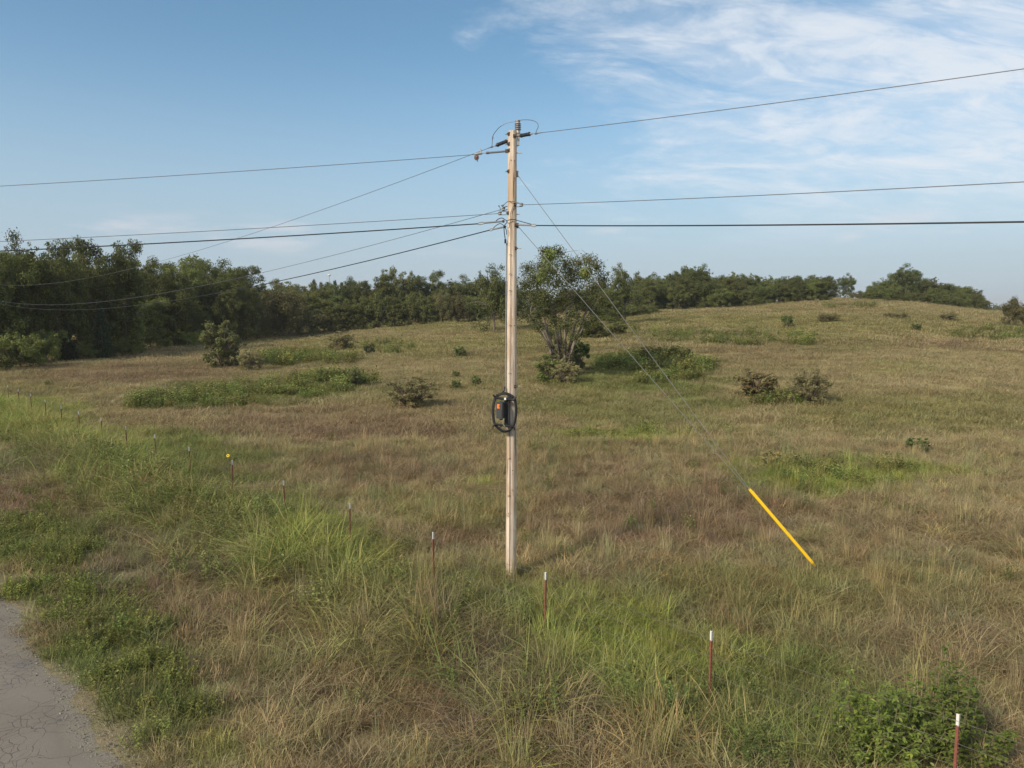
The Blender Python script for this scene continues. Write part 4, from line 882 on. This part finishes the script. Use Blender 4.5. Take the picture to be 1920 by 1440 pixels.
# ------------------------------------------------------------------ meadow bushes
def bush_proto(seed, mt, nb=34, leaves=4200, size=.05, loose=.5):
    """unit bush: 1 m tall, 1 m wide"""
    rng = np.random.default_rng(seed); C = []; R = []; tm = MB()
    for i in range(nb):
        a = rng.uniform(0, 6.28); q = rng.random() ** .6 * .40; h = rng.uniform(.03, .88) * (1 - .9 * q * q) * (1 if rng.random() > .2 else 1.12)
        C.append((math.cos(a) * q, math.sin(a) * q, h)); R.append(rng.uniform(.055, .125))
        if i % 2 == 0: limb(tm, (rng.normal() * .03, rng.normal() * .03, -.05), C[-1], .014, .004, rng, 4, 4, .05)
    for i in range(int(nb * loose)):                          # loose leading shoots
        a = rng.uniform(0, 6.28); q = rng.uniform(.1, .5); h = rng.uniform(.55, 1.05) * (1.05 - q * q * 1.4)
        C.append((math.cos(a) * q, math.sin(a) * q, h)); R.append(rng.uniform(.03, .06)); limb(tm, (math.cos(a) * q * .3, math.sin(a) * q * .3, .2), C[-1], .008, .003, rng, 4, 4, .04)
    R = np.array(R); cnt = np.maximum(12, leaves * R ** 2 / (R ** 2).sum()).astype(int)
    V, q, r = leaf_cloud(C, R, cnt, size, rng, .9, .3, .6, 2.0); V[:, 2] = np.maximum(V[:, 2], .0)
    cm = new_mesh('foliage', V, q, r=r); cm.materials.append(M[mt])
    o = tm.build('stems', M['bark'], None, True); sm = o.data; bpy.data.objects.remove(o); return cm, sm
BP = {'green': [bush_proto(31, 'bush', 70, 9500, .022), bush_proto(32, 'bush', 64, 9000, .022)], 'weed': [bush_proto(33, 'weed', 40, 3200, .045), bush_proto(34, 'weed', 36, 3000, .045)], 'dark': [bush_proto(35, 'oak2', 60, 6500, .028)],
      'brown': [bush_proto(36, 'brown', 64, 8500, .020, .9), bush_proto(37, 'brown', 60, 8000, .020, .9)], 'sumac': [bush_proto(38, 'sumac', 50, 5200, .028, .8)], 'cedar': [bush_proto(39, 'cedar', 44, 5000, .028, .2)]}
def bush(px, basey, topy, wpx, kind, label, name='meadow_bush', group='bushes scattered in the meadow', idx=0):
    b = hit(px, basey); H = at(px, topy, b.y).z - b.z; W = wpx / FPX * b.y * CP
    cm, sm = BP[kind][idx % len(BP[kind])]; root = empty(name, b); root.scale = (W, W, H); root.rotation_euler = (0, 0, RT.uniform(0, 6.28))
    link('foliage', cm, None, root); link('stems', sm, None, root); tag(root, label, 'bush', group)
BUSH = [(418, 690, 605, 84, 'green', 'large green bush alone in the meadow in front of the left wood'), (772, 764, 708, 112, 'brown', 'broad low olive bush left of the cable loop'),
        (1516, 758, 694, 84, 'brown', 'tall brown green bush in the right meadow'), (1418, 746, 696, 96, 'sumac', 'reddish sumac bush beside the tall brown green bush'), (1436, 742, 716, 34, 'weed', 'small yellow green plant in front of the sumac bush'), 
        (1030, 718, 666, 66, 'dark', 'dark green bush at the left foot of the lone tree'), (1082, 696, 640, 56, 'weed', 'green bush at the right foot of the lone tree'), (1060, 722, 676, 60, 'brown', 'brown bush in front of the lone tree stems'),
        (1476, 614, 591, 28, 'weed', 'small round green bush on the far right meadow'), (666, 728, 690, 36, 'green', 'small dark bush at the right end of the weed row'), (692, 666, 644, 24, 'cedar', 'small dark cedar bush in the middle meadow'), (862, 670, 648, 26, 'weed', 'small green bush left of the pole in the middle meadow'),
        (640, 657, 623, 66, 'brown', 'brown thicket bush in front of the middle wood'), (855, 730, 712, 24, 'weed', 'small leafy plant left of the pole'), (893, 726, 704, 22, 'weed', 'small leafy plant nearest the pole on its left'), (855, 708, 694, 20, 'weed', 'tiny leafy plant behind the small leafy plant'), (1115, 634, 604, 70, 'dark', 'dark bush on the slope right of the lone tree'),
        (1160, 628, 606, 40, 'dark', 'second dark bush on the slope right of the lone tree'), (1292, 674, 654, 20, 'cedar', 'tiny dark cedar near the guy wires in the meadow'), (1718, 620, 606, 24, 'weed', 'small green bush on the far right slope'), (1560, 602, 588, 34, 'brown', 'left brown bush of the pair under the skyline gap'), (1545, 604, 588, 30, 'brown', 'faint brown bush left of the brown pair'),
        (1778, 602, 586, 40, 'brown', 'brown bush on the right slope below the hilltop clump'), (1680, 598, 586, 44, 'brown', 'low brown bush below the dark domed hilltop tree'), 
        (1240, 676, 646, 90, 'dark', 'dark low bush in the shadow of the lone tree'), (1720, 848, 820, 50, 'weed', 'faint leafy plant in the right meadow'), (1450, 880, 845, 60, 'sumac', 'reddish leafy plant right of the guy wires'), (90, 726, 714, 16, 'dark', 'tiny dark bush near the far fence posts'),
        (470, 696, 656, 50, 'brown', 'pale straw clump right of the large meadow bush')]
for i, (px, b, t, w, k, lab) in enumerate(BUSH):
    n = max(1, round(w / (b - t) / 1.7))                       # a wide thicket is several bushes side by side
    if n == 1: bush(px, b, t, w, k, lab, idx=i); continue
    for j in range(n):
        o = (j + .5) / n - .5
        bush(px + o * w * .9, b + RT.uniform(-4, 4) * (b - t) / 30, t + RT.uniform(-3, 5) * (b - t) / 30, w / n * 1.5, k, f'{lab}, {["left", "right"][j] if n == 2 else (["leftmost", "second from left", "third from left", "fourth from left", "fifth from left"][j])} clump', idx=i + j)

# ------------------------------------------------------------------ saplings in the fence, sunflower
def leaf_shape(size, fold=.25):               # pointed oval leaf, 6 triangles
    return np.array([[0, 0, 0], [.35, .26, fold * .3], [.75, .18, fold * .2], [1, 0, -.08], [.75, -.18, fold * .2], [.35, -.26, fold * .3], [.5, 0, -.03]]) * size
LT = np.array([[0, 6, 1], [1, 6, 2], [2, 6, 3], [3, 6, 4], [4, 6, 5], [5, 6, 0]])
def leaves_on(pts_dirs, size, rng):
    n = len(pts_dirs); L0 = leaf_shape(1.0); V = np.zeros((n, 7, 3)); 
    for i, (p, d) in enumerate(pts_dirs):
        d = np.array(d) / np.linalg.norm(d); side = np.cross(d, [0, 0, 1]) + rng.normal(size=3) * .25; side /= np.linalg.norm(side); up = np.cross(side, d)
        V[i] = np.array(p) + (L0[:, :1] * d + L0[:, 1:2] * side + L0[:, 2:] * up) * size * rng.uniform(.6, 1.25)
    T = (LT[None] + (np.arange(n) * 7)[:, None, None]).reshape(-1, 3); r = np.repeat(rng.random(n), 6); return V.reshape(-1, 3), T, r
def sapling(seed, H, W, nsh, name, px, py, label, topy):
    rng = np.random.default_rng(seed); b = hit(px, py); root = empty(name, b); tag(root, label, 'sapling', 'saplings by the fence')
    H = at(px, topy, b.y).z - b.z
    tm = MB(); PD = []
    for i in range(nsh):
        a = rng.uniform(0, 6.28); q = W * .5 * rng.random() ** .6; h = H * (1 - .50 * (q / (W * .5)) ** 1.2) * rng.uniform(.62, 1.0)
        if i < 7: q *= .7; h = H * (1.0 if i == 0 else rng.uniform(.80, 1.0))
        p0 = Vector((rng.normal() * .05, rng.normal() * .05, -.05)); p1 = Vector((math.cos(a) * q, math.sin(a) * q, h)); mid = p0.lerp(p1, .5) + Vector((math.cos(a) * q * .22, math.sin(a) * q * .22, 0))
        pts = bez([p0, mid, p1], 9); n = len(pts); tm.tube(pts, [.010 - .007 * k / n for k in range(n)], 5)
        for k in range(4, n):
            for j in range(2):
                u = rng.uniform(0, 6.28); d = Vector((math.cos(u), math.sin(u), rng.uniform(-.1, .6))); ln = rng.uniform(.05, .24) * (1.25 - k / n)
                e = pts[k] + d * ln; tm.tube([pts[k], e], [.004, .002], 4, False)
                for m in range(int(4 + rng.integers(0, 4))):
                    t = rng.uniform(.2, 1); PD.append((pts[k].lerp(e, t), (d.x + rng.normal() * .7, d.y + rng.normal() * .7, rng.uniform(-.5, .35))))
    V, T, r = leaves_on(PD, .062, rng); link('foliage', new_mesh('foliage', V, None, T, r=r, smooth=False), M['sapling'], root); tm.build('stems', M['stem'], root, True)
sapling(51, 1.7, 1.75, 36, 'leafy_sapling', 1655, 1440, 'bushy leafy green sapling left of the nearest fence post', 1262)
sapling(52, 1.9, 1.5, 28, 'leafy_sapling', 1775, 1432, 'taller pointed leafy sapling behind the nearest fence post', 1228)
def sunflower():
    b = hit(430, 905); top = at(428, 854, b.y); H = top.z - b.z; root = empty('sunflower', b); tag(root, 'single yellow wild sunflower beside the fence', 'flower')
    MB().tube(bez([(0, 0, -.1), (.03, 0, H * .5), (0, 0, H)], 6), .008, 5).build('stem', M['stem'], root, True)
    n = Vector((.1, -.85, .5)).normalized(); a = n.cross(Vector((0, 0, 1))).normalized(); bb = n.cross(a); m = MB(); c = Vector((0, -.02, H))
    for k in range(14):
        w = 2 * math.pi * k / 14; d = a * math.cos(w) + bb * math.sin(w); s = a * -math.sin(w) + bb * math.cos(w)
        m.add([c + d * .018 - s * .008, c + d * .018 + s * .008, c + d * .042 + s * .010, c + d * .060, c + d * .042 - s * .010], [(0, 1, 2, 3, 4)])
    m.build('petals', M['petal'], root); MB().lathe(c - n * .01, c + n * .012, [(0, .022), (.6, .023), (1, .012)], 12).build('disc', M['disc'], root, True)
    rng = np.random.default_rng(3); PD = [((rng.normal() * .02, rng.normal() * .02, rng.uniform(.2, .9) * H), (rng.normal(), rng.normal(), .2)) for _ in range(14)]
    V, T, r = leaves_on(PD, .11, rng); link('leaves', new_mesh('leaves', V, None, T, r=r), M['weed'], root)
sunflower()

# ------------------------------------------------------------------ grass
def blades(seed, n, rad, h0, h1, w, bend, droop, mess=.3, segs=(0, .36, .70, 1.0)):
    rng = np.random.default_rng(seed); a = rng.uniform(0, 6.28, n); q = rad * rng.random(n) ** .6
    base = np.stack([np.cos(a) * q, np.sin(a) * q, np.full(n, -.03)], 1)
    az = a * (1 - 0) + rng.normal(size=n) * 1.1; az = np.where(rng.random(n) < mess, rng.uniform(0, 6.28, n), az)
    d = np.stack([np.cos(az), np.sin(az), np.zeros(n)], 1); s = np.stack([-np.sin(az), np.cos(az), np.zeros(n)], 1)
    tw = rng.uniform(-.8, .8, n); s = s * np.cos(tw)[:, None] + np.array([0, 0, 1.0]) * np.sin(tw)[:, None] * .5
    h = rng.uniform(h0, h1, n); b = bend * rng.uniform(.3, 1.6, n); dr = droop * rng.uniform(.2, 1.5, n); wd = w * rng.uniform(.6, 1.4, n)
    rows = []
    prof = (.75, 1.0, .72, .05)
    for t, pw in zip(segs, prof):
        c = base + d * (b * h * (t ** 1.7 + .12 * t))[:, None] + np.array([0, 0, 1.0]) * (h * (t - dr * t ** 2.4))[:, None]
        rows.append((c - s * (wd * pw * .5)[:, None], c + s * (wd * pw * .5)[:, None]))
    V = np.stack([v for r_ in rows for v in r_], 1); k = len(segs); i = (np.arange(n) * 2 * k)[:, None]
    q4 = np.concatenate([np.concatenate([i + 2 * j, i + 2 * j + 1, i + 2 * j + 3, i + 2 * j + 2], 1)[:, None] for j in range(k - 1)], 1).reshape(-1, 4)
    return new_mesh('blades', V.reshape(-1, 3), q4, r=np.repeat(rng.random(n), k - 1))
def forb(seed, stems, H, leaf, per, rad, narrow=1.0):
    rng = np.random.default_rng(seed); PD = []; tm = MB()
    for i in range(stems):
        a = rng.uniform(0, 6.28); q = rad * rng.random() ** .5; b = Vector((math.cos(a) * q, math.sin(a) * q, -.03)); h = H * rng.uniform(.6, 1.05); tip = b + Vector((rng.normal() * .10 * H, rng.normal() * .10 * H, h))
        tm.tube([b, b.lerp(tip, .5) + Vector((rng.normal() * .02, rng.normal() * .02, 0)), tip], [.004, .003, .002], 3, False)
        for k in range(per):
            t = .15 + .85 * k / per; u = k * 2.4 + rng.uniform(-.4, .4); PD.append((b.lerp(tip, t), (math.cos(u), math.sin(u), rng.uniform(.0, .9))))
    V, T, r = leaves_on(PD, leaf, rng)
    if narrow != 1.0: pass
    vs = np.array([tuple(v) for v in tm.v]); fs = np.array([f for f in tm.f if len(f) == 4])
    m = new_mesh('forb', np.concatenate([V, vs]), fs + len(V), T, r=np.concatenate([np.full(len(fs), .4), r])); return m
def scatter(name, protos, x, y, idx, scl, tint, rng, label, cat='grass', tilt=.10, sink=0.0):
    pc = bpy.data.collections.new(name + '_kinds')
    for i, m in enumerate(protos):
        if not m.materials: m.materials.append(M['grass'])
        pc.objects.link(bpy.data.objects.new(f'{name}_kind_{i:02d}', m))
    n = len(x); z = terrain(x, y) - sink
    me = bpy.data.meshes.new(name); me.vertices.add(n); me.vertices.foreach_set('co', np.stack([x, y, z], 1).astype(np.float32).ravel())
    def attr(nm, ty, data, key='value'):
        a = me.attributes.new(nm, ty, 'POINT'); a.data.foreach_set(key, data.ravel())
    attr('idx', 'INT', idx.astype(np.int32)); attr('tint', 'FLOAT_COLOR', np.concatenate([tint, np.ones((n, 1))], 1).astype(np.float32), 'color')
    rot = np.stack([rng.normal(size=n) * tilt, rng.normal(size=n) * tilt, rng.uniform(0, 6.28, n)], 1).astype(np.float32); attr('rot', 'FLOAT_VECTOR', rot, 'vector')
    s3 = np.stack([scl, scl, scl * rng.uniform(.75, 1.25, n)], 1).astype(np.float32); attr('scl', 'FLOAT_VECTOR', s3, 'vector')
    o = link(name, me); tag(o, label, cat, kind='stuff')
    ng = bpy.data.node_groups.new(name + '_scatter', 'GeometryNodeTree')
    ng.interface.new_socket('Geometry', in_out='INPUT', socket_type='NodeSocketGeometry'); ng.interface.new_socket('Geometry', in_out='OUTPUT', socket_type='NodeSocketGeometry')
    gi = ng.nodes.new('NodeGroupInput'); go = ng.nodes.new('NodeGroupOutput'); ip = ng.nodes.new('GeometryNodeInstanceOnPoints'); ci = ng.nodes.new('GeometryNodeCollectionInfo')
    ci.inputs['Collection'].default_value = pc; ci.inputs['Separate Children'].default_value = True; ci.inputs['Reset Children'].default_value = True
    def na(nm, ty):
        q = ng.nodes.new('GeometryNodeInputNamedAttribute'); q.data_type = ty; q.inputs['Name'].default_value = nm; return q.outputs['Attribute']
    L = ng.links.new; L(gi.outputs[0], ip.inputs['Points']); L(ci.outputs[0], ip.inputs['Instance']); ip.inputs['Pick Instance'].default_value = True
    L(na('idx', 'INT'), ip.inputs['Instance Index']); L(na('rot', 'FLOAT_VECTOR'), ip.inputs['Rotation']); L(na('scl', 'FLOAT_VECTOR'), ip.inputs['Scale']); L(ip.outputs[0], go.inputs[0])
    md = o.modifiers.new('scatter', 'NODES'); md.node_group = ng
    return o

def build_grass():
    rng = np.random.default_rng(101); ks = {k: i for i, k in enumerate(KEYS)}
    def wedge(y0, y1, dens, lim=.80, pad=2.0):
        n = int(dens * ((y1 ** 2 - y0 ** 2) * lim + 2 * pad * (y1 - y0))); y = np.sqrt(rng.random(n) * (y1 ** 2 - y0 ** 2) + y0 ** 2); x = rng.uniform(-1, 1, n) * (lim * y + pad)
        keep = cross(x, y) > ROADE + .34 + (fbm(x * 1.3, y * 1.3, 61, 3) - .5) * 1.0
        return x[keep], y[keep]
    def jitter(c, amt): 
        v = 1 + rng.normal(size=(len(c), 1)) * amt; h = rng.normal(size=(len(c), 3)) * amt * .35; return np.clip(c * v * (1 + h), .01, .9)
    fine = [blades(200 + i, 125, .34, .16, .46, .0072, .85, .42, .75) for i in range(4)]              # fine dry tangled grass
    hay = [blades(210 + i, 115, .38, .14, .42, .0085, 1.45, .70, .9) for i in range(3)]               # flattened hay
    arch = [blades(220 + i, 64, .27, .40, .92, .0115, .90, .55, .5, (0, .34, .66, 1.0)) for i in range(4)]   # broad arching blades
    short = [blades(230 + i, 130, .34, .10, .26, .009, .45, .2, .5) for i in range(3)]
    spike = [blades(240 + i, 34, .14, .45, .85, .0055, .22, .08, .4) for i in range(2)]              # upright thin stalks
    # near field
    x, y = wedge(4.5, 32, 15); c, W = cover_color(x, y); s = cross(x, y) - FENCE; n = len(x); u = rng.random(n)
    gw = W[:, ks['green']] + W[:, ks['bright']]; dw = W[:, ks['red']] + W[:, ks['tan']]
    idx = rng.integers(0, 4, n); idx = np.where((u < .45 * dw + .05), 4 + rng.integers(0, 3, n), idx)
    verge = s < -4.6 ; idx = np.where(verge & (u > .3), 7 + rng.integers(0, 3, n), idx)
    idx = np.where((u > .93) & ~verge, 10 + rng.integers(0, 2, n), idx)
    scl = rng.uniform(.7, 1.25, n) * (1 + .35 * np.exp(-((s + 1.2) / 1.5) ** 2)) * (.75 + .5 * fbm(x * .5, y * .5, 91, 3))
    scatter('meadow_grass', fine + hay + short + spike, x, y, idx, scl, jitter(c, .22), rng, 'dry brown and olive meadow grass covering the near field')
    # arching green grass along the fence and in green patches
    x, y = wedge(4.5, 50, 13.0); c, W = cover_color(x, y); s = cross(x, y) - FENCE; gw = W[:, ks['green']] * .5 + W[:, ks['bright']]
    pr = (1 + .5 * sstep(5, 13, along(x, y))) * np.exp(-((s + 1.9) / 1.25) ** 2) * (.20 + 1.8 * gw) + .10 * W[:, ks['bright']]; pr *= .35 + 1.3 * fbm(x * .7, y * .7, 83, 3); pr = np.where(y > 26, pr * .7, pr)
    k = rng.random(len(x)) < pr; x, y, c, s = x[k], y[k], c[k], s[k]; tint = c * .45 + np.array([.255, .300, .072]) * .55
    old = rng.random(len(x)) < .19; tint[old] = np.array([.36, .28, .13])
    scatter('arching_grass', arch, x, y, rng.integers(0, 4, len(x)), rng.uniform(.6, 1.25, len(x)) * (1 + .20 * sstep(5, 13, along(x, y))) * (.62 + .38 * sstep(.1, -1.2, s)), jitter(tint, .18), rng, 'tall yellow green arching grass along the fence')
    # middle and far field
    mid = [blades(300 + i, 190, .85, .12, .40, .014, .8, .4, .7) for i in range(4)]
    x, y = wedge(30, 82, 3.8, .80); c, W = cover_color(x, y); n = len(x)
    scatter('meadow_grass', mid, x, y, rng.integers(0, 4, n), rng.uniform(.75, 1.25, n) * (.7 + .6 * fbm(x * .3, y * .3, 92, 3)), jitter(c, .13), rng, 'straw and olive meadow grass of the middle field', sink=.03)
    farp = [blades(320 + i, 230, 1.9, .12, .42, .040, .8, .35, .7) for i in range(4)]
    x, y = wedge(78, 245, .80, .80); c, W = cover_color(x, y); n = len(x)
    scatter('meadow_grass', farp, x, y, rng.integers(0, 4, n), rng.uniform(.7, 1.2, n), jitter(c, .11), rng, 'straw coloured grass of the far field rising to the hill', sink=.05)
    # leafy weeds: feathery roadside weeds, weeds in the fence, weed row in the meadow
    wn = [forb(400 + i, 16, .34, .045, 16, .26) for i in range(3)] + [forb(410 + i, 9, .62, .058, 20, .20) for i in range(3)]
    for m in wn: m.materials.append(M['grass'])
    x, y = wedge(4.5, 34, 7.0); c, W = cover_color(x, y); s = cross(x, y) - FENCE; g = W[:, ks['green']]
    road_side = s < -4.0
    pr = np.where(road_side, 1.5 * g, 0) + np.exp(-((s + 1.4) / 1.7) ** 2) * (.12 + .75 * g) + .02; k = rng.random(len(x)) < pr
    x, y, c, s = x[k], y[k], c[k], s[k]; rs = s < -4.0; idx = np.where(rs, rng.integers(0, 3, len(x)), 3 + rng.integers(0, 3, len(x)))
    tint = np.where(rs[:, None], np.array([.175, .195, .050]), np.array([.175, .195, .062])) * np.ones((len(x), 3))
    scatter('verge_weeds', wn, x, y, idx, rng.uniform(.65, 1.25, len(x)) * (1 + .25 * sstep(6, 14, along(x, y)) * (~rs)) * (.7 + .3 * sstep(.2, -1.0, s)), jitter(tint, .17), rng, 'leafy green weeds on the road verge and along the fence', 'weeds')
    wf = [forb(430 + i, 12, .70, .115, 13, .48) for i in range(3)]
    rows = [(470, 742, 230, 22, 420), (570, 676, 100, 14, 200), (620, 722, 80, 14, 120), (1230, 694, 110, 28, 420), (1170, 690, 60, 20, 120), (1170, 818, 110, 9, 40), (310, 757, 60, 16, 90), (720, 655, 60, 10, 60), (1590, 895, 150, 24, 60), (1860, 628, 80, 14, 120), (1440, 640, 130, 12, 160), (1330, 632, 110, 14, 200), (1475, 752, 60, 12, 60), (1110, 624, 90, 12, 140), (1600, 575, 60, 5, 60)]
    X = []; Y = []
    for cx, cy, rx, ry, n in rows:
        for _ in range(n):
            a = rng.uniform(0, 6.28); q = rng.random() ** .5; px = cx + math.cos(a) * q * rx; py = cy + math.sin(a) * q * ry - (px - cx) * (.085 if cx == 470 else 0.0); p = hit(px, py); X.append(p.x); Y.append(p.y)
    X = np.array(X); Y = np.array(Y); nz = fbm(X * .55, Y * .55, 66, 3); k = nz + rng.normal(size=len(X)) * .05 > .44; X, Y, nz = X[k], Y[k], nz[k]
    n = len(X); tint = np.array([.165, .185, .052]) * np.ones((n, 3))
    for m in wf: m.materials.append(M['grass'])
    scatter('meadow_weeds', wf, X, Y, rng.integers(0, 3, n), rng.uniform(.55, 1.1, n) * (.45 + 1.2 * np.clip(nz - .05, 0, 1)) * np.clip(Y / 45, .7, 1.4), jitter(tint, .25), rng, 'green leafy weeds spreading in low patches across the meadow', 'weeds')
build_grass()

def build_pebbles():
    rng = np.random.default_rng(9); ps = []
    for i in range(4):
        o = MB().lathe((0, 0, -.006), (0, 0, .012), [(0, .006), (.3, .013), (.7, .012), (1, .005)], 6); v = np.array([tuple(p) for p in o.v]) * (1 + rng.normal(size=(len(o.v), 3)) * .18); m = bpy.data.meshes.new('pebble'); m.from_pydata([tuple(p) for p in v], [], o.f); m.update()
        a = m.attributes.new('r', 'FLOAT', 'FACE'); a.data.foreach_set('value', np.full(len(m.polygons), .7, np.float32)); ps.append(m)
    n = 5000; l = rng.uniform(-4, 26, n); e = rng.normal(size=n) * .28 - .05; c = ROADE + .26 + e; x = (c - l) / R2; y = (c + l) / R2
    o = scatter('roadside_gravel', ps, x, y, rng.integers(0, 4, n), rng.uniform(.35, 1.0, n), np.array([.27, .24, .195]) * (1 + rng.normal(size=(n, 1)) * .3), rng, 'loose gravel along the ragged road edge', 'gravel', .6, -.008)
build_pebbles()

def build_haze():
    m, nt, out = mat('thin_summer_haze')
    v = N(nt, 'ShaderNodeVolumePrincipled', inp={'Color': (.96, .96, .95, 1), 'Density': .00018, 'Anisotropy': .2}); nt.links.new(v.outputs[0], out.inputs['Volume'])
    o = MB().box((0, 1000, 29), (14000, 14000, 66)).build('haze', m); tag(o, 'thin pale summer haze over the meadow', 'haze', kind='stuff')
build_haze()
